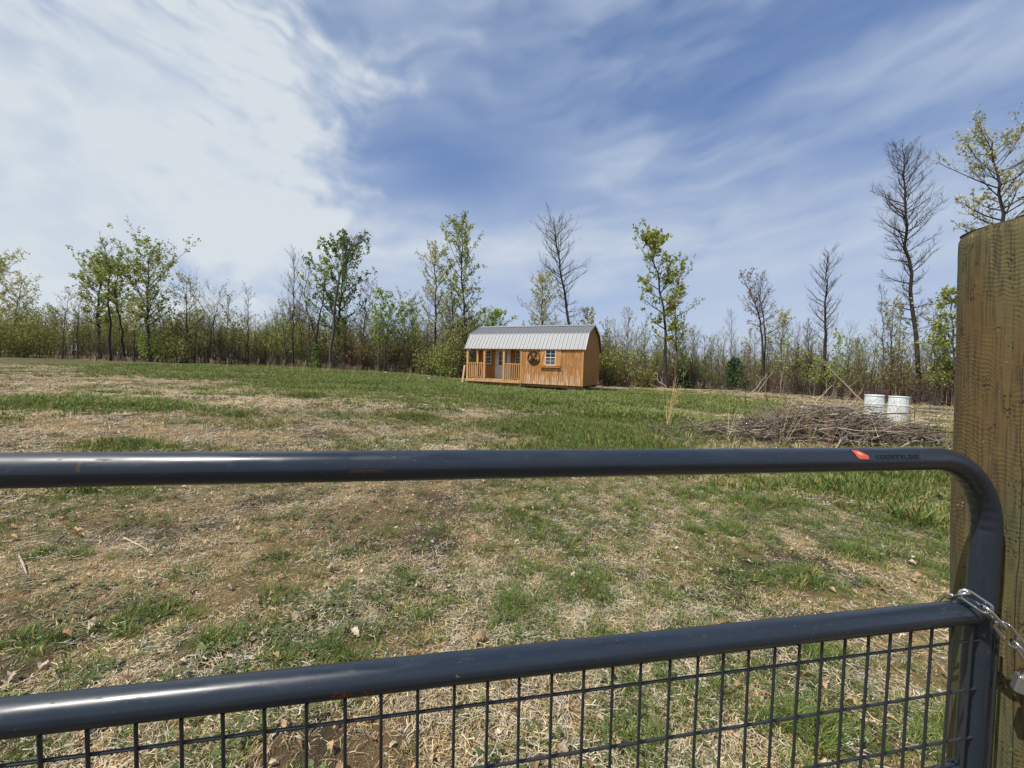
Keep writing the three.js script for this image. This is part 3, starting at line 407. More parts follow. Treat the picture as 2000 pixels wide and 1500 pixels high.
{
  const L = 7.34, D = 3.8, EAVE = 2.0, box = (x0, x1, y0, y1, z0, z1) => new THREE.BoxGeometry(x1 - x0, y1 - y0, z1 - z0).translate((x0 + x1) / 2, (y0 + y1) / 2, (z0 + z1) / 2);
  // boards carry uv in metres so that the grain keeps its size
  const boxUV = (g, sx = 1, sy = 0.5, ox = 0) => { const p = g.attributes.position, n = g.attributes.normal, uv = g.attributes.uv; for (let i = 0; i < p.count; i++) { const ax = Math.abs(n.getX(i)) > 0.5 ? p.getZ(i) : p.getX(i); uv.setXY(i, ax * sx + ox, p.getY(i) * sy); } return g; };
  const siding = [0, 1, 2].map((k) => M({ map: woodTex(501 + k * 40, [0.67 + 0.02 * k, 0.465 + 0.012 * k, 0.26], [0.52, 0.34, 0.18], 0.85), roughness: 0.8 }));
  const sideEnd = [0, 1].map((k) => M({ map: woodTex(601 + k * 40, [0.66, 0.45, 0.235], [0.48, 0.31, 0.16], 0.1), roughness: 0.8 }));
  const trimM = M({ map: woodTex(701, [0.78, 0.58, 0.33], [0.6, 0.42, 0.24], 0.15), roughness: 0.8 }), paleM = M({ map: woodTex(721, [0.78, 0.61, 0.41], [0.66, 0.50, 0.32], 0.2), roughness: 0.85 });
  const white = M({ color: C(0.72, 0.71, 0.68), roughness: 0.5 }), dark = M({ map: woodTex(781, [0.66, 0.52, 0.36], [0.5, 0.38, 0.25], 0), roughness: 0.9 }), glass = M({ color: C(0.012, 0.013, 0.015), roughness: 0.06 }), screen = M({ color: C(0.12, 0.12, 0.115), roughness: 0.35 });
  const galv = M({ color: C(0.27, 0.275, 0.28), metalness: 0.8, roughness: 0.66, bumpMap: texOf(128, 128, (u, v) => { const n = fbm(u * 9, v * 9, 3, 31); return [n, n, n]; }, false), bumpScale: 0.002 }), galvTrim = M({ color: C(0.40, 0.40, 0.41), metalness: 0.7, roughness: 0.6 });
  const P = (n, g, m, par = cabin) => mesh(n, g, m, par);
  // under-structure
  for (const z of [-0.35, -1.9, -3.45]) P('skid', box(0.0, L - 0.05, -0.17, -0.012, z - 0.05, z + 0.05), dark);
  P('rim_joist', box(0.004, L - 0.004, -0.012, 0.11, -D + 0.02, -0.03), dark);
  const block = new RoundedBoxGeometry(0.4, 0.2, 0.2, 2, 0.012), conc = M({ color: C(0.36, 0.35, 0.33), roughness: 1 });
  for (const [x, z] of [[0.5, -0.35], [3.4, -0.35], [6.7, -0.35], [0.5, -3.45], [6.7, -3.45], [3.4, -1.9]]) { const b = P('foundation_block', block, conc); b.position.set(x, -0.27, z); }
  // core walls behind the boards
  P('wall_core', box(3.72, L - 0.02, 0.11, EAVE, -D + 0.02, -0.022), dark);
  P('wall_core', box(0.02, 3.72, 0.18, EAVE, -D + 0.02, -1.372), dark);
  // front siding: boards with open grooves, notched for the window
  const WIN = { x0: 5.17, x1: 5.81, y0: 1.06, y1: 1.955 };
  for (let k = 0, x = 3.755; x < L - 0.03; k++) { const x1 = Math.min(x + 0.196, L - 0.004), m = siding[(k * 7 + 1) % 3]; const cuts = [[x, x1, 0, EAVE]].flatMap(([a, b, y0, y1]) => (b <= WIN.x0 || a >= WIN.x1 ? [[a, b, y0, y1]] : [...(a < WIN.x0 ? [[a, WIN.x0, y0, y1]] : []), ...(b > WIN.x1 ? [[WIN.x1, b, y0, y1]] : []), [Math.max(a, WIN.x0), Math.min(b, WIN.x1), y0, WIN.y0], [Math.max(a, WIN.x0), Math.min(b, WIN.x1), WIN.y1, y1]])); for (const [a, b, y0, y1] of cuts) P('siding_board', boxUV(box(a, b, y0, y1, -0.022, 0), 1, 0.5, k * 0.37), m); x += 0.2032; }
  // gambrel outline of the gable: depth, height
  const prof = [[0, EAVE], [0.63, 2.90], [1.9, 3.42], [3.17, 2.90], [3.8, EAVE]], roofY = (w) => piece(prof, w);
  const gableBoard = (x, w0, w1, y0, top) => { const s = new THREE.Shape(); s.moveTo(w0, y0); s.lineTo(w1, y0); s.lineTo(w1, top(w1)); for (const [pw] of prof.slice().reverse()) if (pw > w0 && pw < w1) s.lineTo(pw, top(pw)); s.lineTo(w0, top(w0)); s.closePath(); const g = new THREE.ExtrudeGeometry(s, { depth: 0.02, bevelEnabled: false }); g.rotateY(Math.PI / 2); g.translate(x, 0, 0); return g; };
  for (let k = 0, w = 0.03; w < D - 0.02; k++, w += 0.2032) { const w1 = Math.min(w + 0.196, D - 0.004), m = sideEnd[k % 2]; P('siding_board', gableBoard(L - 0.02, w, w1, 0, () => 1.985), m); P('siding_board', gableBoard(L - 0.018, w, w1, 2.03, (q) => Math.max(2.04, roofY(q) - 0.03)), m); }
  P('gable_trim', box(L - 0.018, L + 0.012, 1.98, 2.04, -D, 0.004), sideEnd[0]);
  P('gable_core', gableBoard(L - 0.05, 0.03, D - 0.03, 1.95, (q) => roofY(q) - 0.05), dark); P('gable_panel', gableBoard(0.0, 0.0, D, 1.96, (q) => Math.max(1.97, roofY(q) - 0.03)), siding[0]);
  P('corner_board', box(L - 0.075, L + 0.018, 0, 1.985, 0.001, 0.02), trimM); P('corner_board', box(3.655, 3.755, 0, 1.97, -0.10, 0.018), trimM);
  P('frieze_board', box(0.03, L, 1.965, 2.06, -0.06, 0.014), trimM);
  const gv = P('gable_vent', box(L + 0.003, L + 0.018, 3.02, 3.2, -2.08, -1.72), trimM); for (let k = 0; k < 4; k++) P('vent_slat', new THREE.BoxGeometry(0.012, 0.03, 0.32).rotateZ(0.6).translate(L + 0.02, 3.05 + k * 0.04, -1.9), sideEnd[1], gv);
  P('rear_wall', box(0, L, 0, 2, -D, -D + 0.018), siding[1]); P('end_wall', box(0.0, 0.02, 0.1, 2, -D + 0.02, -1.36), siding[2]);
  // porch
  for (let k = 0; k < 11; k++) P('deck_board', boxUV(box(0.02, 3.66, 0.135, 0.165, -0.125 - k * 0.1245 - 0.002, -k * 0.1245 - 0.008)), paleM);
  P('deck_fascia', boxUV(box(0.0, 3.655, -0.012, 0.13, -0.004, 0.028)), paleM); P('deck_fascia', box(-0.028, 0.0, -0.012, 0.13, -1.36, 0.026), paleM);
  P('porch_ceiling', box(0.03, 3.7, 1.955, 1.98, -1.36, -0.06), sideEnd[1]);
  for (let k = 0, x = 0.02; x < 3.69; k++, x += 0.2032) P('siding_board', boxUV(box(x, Math.min(x + 0.197, 3.7), 0.166, 1.955, -1.372, -1.352), 1, 0.5, k * 0.3), sideEnd[k % 2]);
  const post = new THREE.BoxGeometry(0.135, 1.81, 0.125); for (const [x, z] of [[0.09, -0.062], [1.28, -0.062], [2.585, -0.062], [0.075, -1.285]]) { const p = P('porch_post', boxUV(post.clone(), 2, 0.5, x), paleM); p.position.set(x, 1.065, z); }
  const railing = (x0, x1, z, n, alongZ) => {
    const r = P('railing', alongZ ? box(z - 0.045, z + 0.045, 1.085, 1.125, x0, x1) : boxUV(box(x0, x1, 1.085, 1.125, z - 0.05, z + 0.05)), paleM);
    P('bottom_rail', alongZ ? box(z - 0.02, z + 0.02, 0.225, 0.275, x0, x1) : box(x0, x1, 0.225, 0.275, z - 0.02, z + 0.02), trimM, r);
    const bg = new THREE.BoxGeometry(0.045, 0.86, 0.04); for (let k = 0; k < n; k++) { const q = lerp(x0, x1, (k + 0.7) / (n + 0.4)), b = P('baluster', bg, paleM, r); b.position.set(alongZ ? z : q, 0.655, alongZ ? q : z + 0.041); }
  };
  railing(0.158, 1.21, -0.062, 7); railing(2.653, 3.655, -0.062, 7); railing(-1.22, -0.125, 0.075, 7, true);
  // curved corner braces under the beam
  const brace = (x, dir, z) => { const s = new THREE.Shape(), r = 0.25; s.moveTo(0, 0); s.lineTo(dir * r, 0); s.quadraticCurveTo(dir * 0.05, -0.05, 0, -r * 1.2); s.closePath(); const g = new THREE.ExtrudeGeometry(s, { depth: 0.04, bevelEnabled: false }); g.translate(x, 1.957, z); P('brace', g, paleM); };
  brace(3.655, -1, -0.05); brace(0.14, 1, -1.30); brace(1.345, 1, -0.09); brace(2.52, -1, -0.09);
  // windows with their bars and panes
  const sashWindow = (x0, x1, y0, y1, z, name = 'window') => {
    const f = 0.042, w = P(name, mergeGeometries([box(x0, x1, y0, y0 + f * 1.3, z, z + 0.05), box(x0, x1, y1 - f, y1, z, z + 0.05), box(x0, x0 + f, y0 + f * 1.3, y1 - f, z, z + 0.05), box(x1 - f, x1, y0 + f * 1.3, y1 - f, z, z + 0.05)]), white), ym = (y0 + y1) / 2, xm = (x0 + x1) / 2;
    P('meeting_rail', box(x0 + f, x1 - f, ym - 0.022, ym + 0.022, z + 0.005, z + 0.045), white, w);
    P('muntin', box(xm - 0.011, xm + 0.011, y0 + f * 1.3, y1 - f, z + 0.012, z + 0.036), white, w);
    for (const q of [(y0 + f * 1.3 + ym) / 2, (y1 - f + ym) / 2]) P('muntin', box(x0 + f, x1 - f, q - 0.009, q + 0.009, z + 0.0125, z + 0.0365), white, w);
    for (let i = 0; i < 2; i++) for (let j = 0; j < 4; j++) P('pane', box(lerp(x0 + f, x1 - f, i / 2) + 0.002, lerp(x0 + f, x1 - f, (i + 1) / 2) - 0.002, lerp(y0 + f, y1 - f, j / 4) + 0.002, lerp(y0 + f, y1 - f, (j + 1) / 4) - 0.002, z + 0.002, z + 0.014), j < 2 && z > -0.2 ? screen : glass, w);
  };
  sashWindow(WIN.x0 + 0.004, WIN.x1 - 0.004, WIN.y0 + 0.004, WIN.y1 - 0.004, -0.02);
  sashWindow(0.56, 1.03, 1.05, 1.93, -1.355); sashWindow(2.72, 3.28, 1.05, 1.93, -1.355);
  // shutters with a diagonal brace, and the shelf below
  const shM = M({ map: woodTex(741, [0.80, 0.57, 0.30], [0.6, 0.4, 0.2], 0.1), roughness: 0.75 });
  for (const [x0, x1, dg] of [[4.885, 5.165, 1], [5.815, 6.105, -1]]) {
    const s = P('shutter', boxUV(box(x0 + 0.002, x1 - 0.002, 1.05, 1.955, 0.001, 0.02), 3, 0.5), shM);
    P('ledge', box(x0 - 0.006, x1 + 0.004, 1.88, 1.945, 0.021, 0.045), shM, s); P('ledge', box(x0 - 0.006, x1 + 0.004, 1.055, 1.115, 0.021, 0.045), shM, s);
    const a = Math.atan2(0.76, (x1 - x0 - 0.06) * dg), len = Math.hypot(0.76, x1 - x0 - 0.06); P('diagonal_brace', new THREE.BoxGeometry(len * 0.95, 0.055, 0.02).rotateZ(a).translate((x0 + x1) / 2, 1.4975, 0.032), trimM, s);
  }
  P('window_shelf', box(4.92, 6.09, 0.955, 1.0, 0.002, 0.11), shM);
  // front door on the porch
  const dr = P('door', box(1.40, 2.33, 0.168, 1.94, -1.352, -1.325), white); P('door_frame', mergeGeometries([box(1.34, 1.40, 0.168, 1.953, -1.352, -1.30), box(2.33, 2.39, 0.168, 1.953, -1.352, -1.30)]), white, dr);
  for (let i = 0; i < 3; i++) for (let j = 0; j < 3; j++) P('pane', box(1.58 + i * 0.19, 1.58 + i * 0.19 + 0.17, 1.02 + j * 0.28, 1.02 + j * 0.28 + 0.255, -1.326, -1.319), glass, dr);
  P('door_handle', new THREE.SphereGeometry(0.03, 12, 8).translate(1.47, 0.98, -1.28), M({ color: C(0.4, 0.36, 0.28), metalness: 1, roughness: 0.35 }), dr);
  // roof: ribbed steel panels on both pitches, both sides
  const pitches = [[[-0.075, 1.965], [0.60, 2.925]], [[0.575, 2.915], [1.90, 3.455]]];
  for (const [a, b] of pitches) for (const back of [0, 1]) {
    const len = Math.hypot(b[0] - a[0], b[1] - a[1]), ang = Math.atan2(b[1] - a[1], b[0] - a[0]);
    const sh = new THREE.Shape(), pw = 0.2286; [[0, 0], [pw - 0.001, 0], [pw - 0.001, 0.004], [0.15, 0.004], [0.144, 0.008], [0.132, 0.008], [0.126, 0.004], [0.050, 0.004], [0.038, 0.03], [0.014, 0.03], [0.002, 0.004], [0, 0.004]].forEach(([x, y], i) => (i ? sh.lineTo(x, y) : sh.moveTo(x, y))); sh.closePath();
    const g = new THREE.ExtrudeGeometry(sh, { depth: len, bevelEnabled: false }); g.translate(0, 0, -len); // runs from z = 0 at the eave to -len
    g.rotateX(ang); g.translate(0, a[1], -a[0]); if (back) { g.scale(1, 1, -1); g.translate(0, 0, -D); const ix = g.index; if (ix) { for (let i = 0; i < ix.count; i += 3) { const t = ix.getX(i); ix.setX(i, ix.getX(i + 1)); ix.setX(i + 1, t); } } else { for (const nm of ['position', 'normal', 'uv']) { const at2 = g.attributes[nm], sz = at2.itemSize; for (let i = 0; i < at2.count; i += 3) for (let c2 = 0; c2 < sz; c2++) { const t = at2.array[i * sz + c2]; at2.array[i * sz + c2] = at2.array[(i + 1) * sz + c2]; at2.array[(i + 1) * sz + c2] = t; } } } }
    for (let k = 0; k < 33; k++) { const p = P('roof_panel', g, galv); p.position.x = -0.09 + k * 0.2286; }
  }
  const cap = (pts, x0, x1, m, nm) => { const s = new THREE.Shape(); pts.forEach(([w, y], i) => (i ? s.lineTo(w, y) : s.moveTo(w, y))); s.closePath(); const g = new THREE.ExtrudeGeometry(s, { depth: x1 - x0, bevelEnabled: false }); g.rotateY(Math.PI / 2); g.translate(x0, 0, 0); P(nm, g, m); };
  cap([[1.72, 3.415], [1.9, 3.49], [2.08, 3.415], [2.08, 3.427], [1.9, 3.503], [1.72, 3.427]], -0.1, 7.455, galvTrim, 'ridge_cap');
  cap([[0.545, 2.868], [0.60, 2.893], [0.66, 2.918], [0.66, 2.90], [0.57, 2.86]], -0.09, 7.45, M({ color: C(0.22, 0.22, 0.22), metalness: 0.6, roughness: 0.6 }), 'pitch_flashing');
  const rake = (x0, x1) => { const o = [[-0.08, 1.95], [0.59, 2.955], [1.9, 3.50], [3.21, 2.955], [3.88, 1.95]], i = [[3.80, 1.95], [3.15, 2.87], [1.9, 3.40], [0.65, 2.87], [0.0, 1.95]]; cap([...o, ...i], x0, x1, galvTrim, 'rake_trim'); }; rake(7.452, 7.468); rake(-0.108, -0.092);
  P('eave_trim', box(-0.09, 7.45, 1.94, 1.962, 0.03, 0.072), trimM);
  const roofUnder = new THREE.Shape(); [[-0.06, 1.95], [0.61, 2.88], [1.9, 3.41], [3.19, 2.88], [3.86, 1.95], [3.78, 1.95], [3.14, 2.83], [1.9, 3.35], [0.66, 2.83], [0.02, 1.95]].forEach(([w, y], i) => (i ? roofUnder.lineTo(w, y) : roofUnder.moveTo(w, y))); roofUnder.closePath(); const ru = new THREE.ExtrudeGeometry(roofUnder, { depth: L - 0.06, bevelEnabled: false }); ru.rotateY(Math.PI / 2); ru.translate(0.03, 0, 0); P('roof_deck', ru, dark);
}
const onCabin = (u, y, w) => CP.clone().addScaledVector(CU, u).add(V(0, y, 0)).addScaledVector(CB, w);
// round metal sign on the front wall
{
  const s = thing('wall_sign', 'round rusty metal cut-out sign hanging on the cabin front', 'sign'); s.position.copy(onCabin(4.51, 1.47, -0.03)); s.quaternion.copy(cabin.quaternion);
  const rust = M({ map: texOf(128, 128, (u, v) => { const n = fbm(u * 9, v * 9, 4, 71); return mix3([0.16, 0.10, 0.08], [0.34, 0.19, 0.12], n); }), metalness: 0.35, roughness: 0.7 });
  const ex = (sh, d = 0.008) => new THREE.ExtrudeGeometry(sh, { depth: d, bevelEnabled: false });
  mesh('ring', new THREE.TorusGeometry(0.365, 0.022, 8, 60), rust, s);
  const oar = (a) => { const sh = new THREE.Shape(); [[-0.022, -0.30], [0.022, -0.30], [0.02, 0.14], [0.055, 0.2], [0.06, 0.29], [0.02, 0.34], [-0.02, 0.34], [-0.06, 0.29], [-0.055, 0.2], [-0.02, 0.14]].forEach(([x, y], i) => (i ? sh.lineTo(x, y) : sh.moveTo(x, y))); const g = ex(sh); g.rotateZ(a); g.translate(-0.01, -0.02, 0); return g; };
  mesh('crossed_bar', oar(0.62), rust, s); mesh('crossed_bar', oar(-0.55).translate(0, 0, 0.0095), rust, s);
  const hill = new THREE.Shape(); [[-0.31, -0.17], [-0.22, -0.12], [-0.16, 0.02], [-0.12, 0.06], [-0.07, -0.05], [0.02, -0.03], [0.1, -0.10], [0.19, -0.04], [0.24, -0.13], [0.31, -0.17], [0.2, -0.285], [0.0, -0.35], [-0.2, -0.285]].forEach(([x, y], i) => (i ? hill.lineTo(x, y) : hill.moveTo(x, y))); mesh('silhouette', ex(hill).translate(0, 0, -0.010), rust, s);
}
// folded lounge chair leaning on the porch
{
  const c = thing('folding_chair', 'dark folding chair with pale metal frame lying on the porch', 'chair'); c.position.copy(onCabin(0.88, 0.166, 0.62)); c.quaternion.copy(cabin.quaternion);
  const al = M({ color: C(0.55, 0.54, 0.52), metalness: 0.6, roughness: 0.45 }), fab = M({ color: C(0.03, 0.032, 0.04), roughness: 0.95 });
  const bar = (a, b) => new GB().tube([V(...a), V(...b)], () => 0.014, 8).build();
  for (const z of [0.24, -0.2]) { mesh('frame', bar([-0.20, 0.30, z], [0.36, 0.014, z]), al, c); mesh('leg', bar([-0.33, 0.02, z], [0.06, 0.165, z]), al, c); }
  mesh('crossbar', bar([-0.2, 0.3, 0.24], [-0.2, 0.3, -0.2]), al, c); mesh('crossbar', bar([-0.33, 0.02, 0.24], [-0.33, 0.02, -0.2]), al, c);
  const seat = new GB(); for (let k = 0; k < 8; k++) { const t0 = k / 8, t1 = (k + 1) / 8, q = (t) => V(lerp(-0.33, 0.10, t), lerp(0.22, 0.05, t) - 0.05 * Math.sin(t * 3.14), 0); const a = q(t0), b = q(t1); for (const s of [1, -1]) seat.quad(a.clone().add(V(0, s * 0.006, -0.19)), b.clone().add(V(0, s * 0.006, -0.19)), b.clone().add(V(0, s * 0.006, 0.23)), a.clone().add(V(0, s * 0.006, 0.23))); } mesh('seat', seat.build(), fab, c);
}
{ // board propped at the porch corner
  const b = thing('leaning_board', 'pale weathered board propped against the porch corner post', 'board'), foot = onCabin(-0.32, 0, 0.1); foot.y = H(foot.x, -foot.z) - 0.02; b.position.copy(foot); b.quaternion.copy(cabin.quaternion);
  mesh('board', new RoundedBoxGeometry(0.13, 1.15, 0.035, 2, 0.006).translate(0, 0.575, 0), M({ map: woodTex(761, [0.84, 0.72, 0.55], [0.66, 0.52, 0.36], 0.3), roughness: 0.9 }), b); b.rotateZ(-0.14);
}
// ---------------------------------------------------------------- stones, stump
function rockGeo(seed, s, flat = 0.6) { const g = new THREE.IcosahedronGeometry(1, 3), p = g.attributes.position, R = rng(seed), ox = R() * 50; for (let i = 0; i < p.count; i++) { const v = V(p.getX(i), p.getY(i), p.getZ(i)), k = 0.72 + 0.5 * fbm(v.x * 1.3 + ox, v.y * 1.3 + v.z * 1.1, 3, seed); v.multiplyScalar(k * s); p.setXYZ(i, v.x, v.y * flat, v.z * 0.8); } g.computeVertexNormals(); return g; }
const stoneM = M({ color: C(0.62, 0.60, 0.55), map: texOf(128, 128, (u, v) => { const n = 0.7 + 0.3 * fbm(u * 12, v * 12, 4, 81); return [n, n * 0.98, n * 0.94]; }), roughness: 0.95 });
for (const [px, py, s, lab] of [[1132, 763, 0.11, 'small white stone in the grass by the cabin corner'], [753, 731, 0.14, 'flat white stone at the foot of the bright green trees'], [838, 742, 0.12, 'white stone in front of the yellow-green bush'], [1183, 752, 0.12, 'grey-white stone beside the cabin gable end']]) { const g = onGround(px, py); const o = mesh('stone', rockGeo(Math.round(px), s), stoneM, scene); o.position.copy(at(g.X, g.F, s * 0.55)); tag(o, lab, 'stone', 'pale stones lying in the field'); }
{
  const g = onGround(1358, 758), s = thing('broken_stump', 'pale broken stump with a splintered top before the bare woods', 'stump'); s.position.copy(at(g.X, g.F, -0.03));
  const gb = new GB(), R = rng(88); gb.tube([V(0, 0, 0), V(0.02, 0.12, 0), V(0.03, 0.3, 0.02)], (t) => 0.16 - 0.07 * t, 10); const m = M({ color: C(0.62, 0.55, 0.44), roughness: 1 }); mesh('trunk', gb.build(), m, s);
  const sp = new GB(); for (let k = 0; k < 9; k++) { const a = k / 9 * 6.28, r = 0.05 + 0.03 * R(); sp.tube([V(0.03 + Math.cos(a) * r, 0.27, 0.02 + Math.sin(a) * r), V(0.03 + Math.cos(a) * r * 1.1, 0.33 + R() * 0.28, 0.02 + Math.sin(a) * r)], (t) => 0.022 * (1 - t * 0.9), 4); } mesh('splintered_top', sp.build(), m, s);
}
// ---------------------------------------------------------------- drums
{
  const wm = M({ map: texOf(256, 128, (u, v) => { const n = fbm(u * 9, v * 5, 4, 91), d = fbm(u * 40, v * 12, 3, 95); let c = [0.88, 0.90, 0.91].map((q) => q * (0.93 + 0.1 * n)); return mix3(c, [0.66, 0.64, 0.56], sstep(0.6, 0.8, d) * 0.35); }), roughness: 0.5 });
  const drum = (px, py, F, label) => {
    const d = thing('plastic_drum', label, 'drum', 'white drums beyond the brush pile'), q = look(px, py, F), X = q.x; d.position.copy(at(X, F, -0.02)); d.rotation.z = px < 1720 ? 0.015 : -0.02;
    const R0 = 0.262, Hh = 0.86, pr = []; for (let k = 0; k <= 60; k++) { const t = k / 60; let r = R0 * (0.97 + 0.05 * Math.sin(t * Math.PI)); for (const b of [0.34, 0.66]) r += 0.010 * Math.exp(-(((t - b) / 0.018) ** 2)); if (t < 0.04) r -= 0.02 * (1 - t / 0.04); if (t > 0.955) r -= 0.012; pr.push(new THREE.Vector2(r, t * Hh)); }
    const inner = pr.slice().reverse().filter((_, i) => i % 6 === 0).map((p) => new THREE.Vector2(p.x - 0.012, Math.max(0.012, p.y))); mesh('body', new THREE.LatheGeometry([...pr, ...inner, new THREE.Vector2(0.001, 0.012)], 40), wm, d);
    mesh('rim', new THREE.TorusGeometry(R0 * 0.985, 0.016, 8, 44).rotateX(Math.PI / 2).translate(0, Hh, 0), wm, d);
    for (const t of [0.34, 0.66]) mesh('rolling_hoop', new THREE.TorusGeometry(R0 * 1.022, 0.012, 6, 44).rotateX(Math.PI / 2).translate(0, t * Hh, 0), wm, d);
    mesh('lid', new THREE.CylinderGeometry(R0 * 0.955, R0 * 0.955, 0.014, 40).translate(0, Hh - 0.016, 0), wm, d);
  };
  drum(1707, 800, 13.6, 'white plastic drum beyond the brush pile, next to the dark thicket stems'); drum(1753, 803, 13.2, 'white plastic drum beyond the brush pile, the one closer to the gate post');
}
// ---------------------------------------------------------------- brush pile
const barkA = M({ map: texOf(64, 256, (u, v) => { const n = fbm(u * 14, v * 30, 4, 111), f = fbm(u * 5, v * 9, 3, 117); return mix3([0.36, 0.32, 0.29], [0.60, 0.55, 0.49], n * 0.6 + f * 0.5); }), roughness: 1 }), barkB = M({ map: texOf(64, 256, (u, v) => { const n = fbm(u * 14, v * 30, 4, 121); return mix3([0.26, 0.21, 0.18], [0.46, 0.38, 0.32], n); }), roughness: 1 }), barkC = M({ map: texOf(64, 256, (u, v) => { const n = fbm(u * 12, v * 22, 4, 127); return mix3([0.60, 0.54, 0.46], [0.80, 0.75, 0.66], n); }), roughness: 1 });
{
  const R = rng(303), pile = thing('brush_pile', 'low tangled heap of cut grey-brown branches in the field', 'brush pile'), c = V(6.75, H(6.75, 8.2), -8.2); pile.position.copy(c);
  const stick = (seed, L, r) => { const q = rng(seed), p = []; let a = 0, b = 0; for (let k = 0; k <= 6; k++) { p.push(V((k / 6 - 0.5) * L, a, b)); a += (q() - 0.5) * L * 0.10; b += (q() - 0.5) * L * 0.12; } const g = new GB(); g.tube(p, (t) => r * (1 - 0.72 * t), 5); for (let k = 0; k < 7; k++) { const j = 2 + Math.floor(q() * 4), s = p[j], d = V(0.5 + q(), (q() - 0.3) * 1.1, (q() - 0.5) * 1.4).normalize(), l = L * (0.10 + 0.16 * q()); g.tube([s, s.clone().addScaledVector(d, l * 0.5), s.clone().addScaledVector(d, l).add(V(0, q() * 0.04, 0))], (t) => r * 0.4 * (1 - 0.75 * t), 3, null, false); } return g.build(); };
  const gs = []; for (let k = 0; k < 12; k++) gs.push(stick(900 + k, 1.2 + 1.3 * R(), 0.007 + 0.014 * R()));
  const place = (m, x, y, z, ry, rz) => { m.position.set(x, y, z); m.rotation.set(0, ry, rz, 'YXZ'); };
  for (let k = 0; k < 285; k++) { const lx = (R() + R() + R() - 1.5) * 2.6 - 0.1, lz = (R() + R() - 1) * 0.85, hh = 0.76 * Math.exp(-((lx / 1.6) ** 2) - ((lz / 0.75) ** 2)), y = 0.03 + hh * R(); const m = mesh('branch', gs[k % 12], [barkA, barkB, barkA, barkC, barkA, barkB, barkA][k % 7], pile); place(m, lx, y, lz, (R() - 0.5) * 1.5 + 0.1 + (R() < 0.5 ? Math.PI : 0), (R() - 0.5) * 0.34 + 0.02 - lx * 0.05); }
  for (let k = 0; k < 26; k++) { const m = mesh('upright_branch', gs[(k * 5) % 12], [barkC, barkB, barkA][k % 3], pile); place(m, (R() - 0.5) * 4.2, 0.35 + R() * 0.15, (R() - 0.5) * 1.0, R() * 6.28, 0.7 + R() * 0.7); m.scale.setScalar(0.5 + 0.22 * R()); }
  { const tg = new GB(), q2 = rng(71); for (let k = 0; k < 1500; k++) { const lx = (q2() + q2() + q2() - 1.5) * 2.7 - 0.1, lz = (q2() + q2() - 1) * 0.95, hh = 0.76 * Math.exp(-((lx / 1.7) ** 2) - ((lz / 0.8) ** 2)), p0 = V(lx, 0.03 + hh * q2(), lz), a = q2() * 6.28, l = 0.15 + 0.4 * q2(), d1 = V(Math.cos(a), (q2() - 0.4) * 0.8, Math.sin(a) * 0.7), p1 = p0.clone().addScaledVector(d1, l * 0.5).add(V(0, (q2() - 0.5) * 0.06, 0)), p2 = p1.clone().addScaledVector(d1, l * 0.5).add(V((q2() - 0.5) * 0.12, (q2() - 0.4) * 0.12, 0)); tg.tube([p0, p1, p2], (t) => 0.0042 * (1 - 0.6 * t), 3, null, false); } mesh('fine_twigs', tg.build(), barkA, pile).userData.kind = 'stuff'; }
  // dead weeds standing round the pile
  const weed = new GB(), q = rng(55); for (let k = 0; k < 7; k++) { const a = q() * 6.28, h = 0.5 + 0.6 * q(), l = V(Math.cos(a) * 0.22 * h, h, Math.sin(a) * 0.22 * h), b = V((q() - 0.5) * 0.12, 0, (q() - 0.5) * 0.12); weed.tube([b, b.clone().addScaledVector(l, 0.5).add(V((q() - 0.5) * 0.05, 0, 0)), b.clone().add(l)], (t) => 0.0045 * (1 - 0.7 * t), 3, [0.5 + 0.2 * q(), 0.4 + 0.12 * q(), 0.22 + 0.08 * q()], false); for (let j = 0; j < 3; j++) { const s = b.clone().addScaledVector(l, 0.5 + 0.45 * q()); weed.tube([s, s.clone().add(V((q() - 0.5) * 0.25, 0.12 * q() + 0.04, (q() - 0.5) * 0.25))], (t) => 0.003 * (1 - t * 0.7), 3, [0.5, 0.38, 0.22], false); } }
  const list = []; for (let k = 0; k < 16; k++) { const a = R() * 6.28, rr = 0.75 + 0.5 * R(), X = c.x + Math.cos(a) * 2.3 * rr - (R() < 0.1 ? 1.0 : 0), F = -c.z + Math.sin(a) * 1.05 * rr; list.push([X, F, -0.01, 0.5 + 0.7 * R(), 1, R() * 6.28, (R() - 0.5) * 0.6, (R() - 0.5) * 0.6, 0.8 + 0.4 * R(), 0.8 + 0.35 * R(), 0.8 + 0.3 * R()]); }
  const weedG = weed.build(), weedM = M({ vertexColors: true, roughness: 1 }); { const l2 = []; for (let k = 0; k < 260; k++) { const az = lerp(-56, 50, R()), e = treeEdge(az), F = e - 0.5 - Math.pow(R(), 1.6) * 9, X = Math.tan(az / 57.3) * F; if (cabinBox(X, F) || R() > 0.25 + 0.75 * sstep(-5, -25, az)) continue; l2.push([X, F, -0.01, 0.4 + 0.5 * R(), 1, R() * 6.28, (R() - 0.5) * 0.5, (R() - 0.5) * 0.5, 1.1, 1.1, 1.1]); } scatter('dead_weeds', 'pale dead weed stalks standing in the grass before the woods', 'dead weeds', weedG, weedM, l2); }
  scatter('dead_weeds', 'straw-coloured dead weed stalks standing round the brush pile', 'dead weeds', weedG, weedM, list);
  const dl = []; for (let k = 0; k < 230; k++) { const a = R() * 6.28, rr = Math.sqrt(R()) * 1.5, X = c.x - 0.8 + Math.cos(a) * 2.2 * rr, F = -c.z - 0.5 + Math.sin(a) * 0.9 * rr, v = 0.85 + 0.3 * R(); dl.push([X, F, 0, 0.9 + 0.9 * R(), 1.1, R() * 6.28, (R() - 0.5) * 0.4, (R() - 0.5) * 0.4, v, v * 0.98, v * 0.98]); }
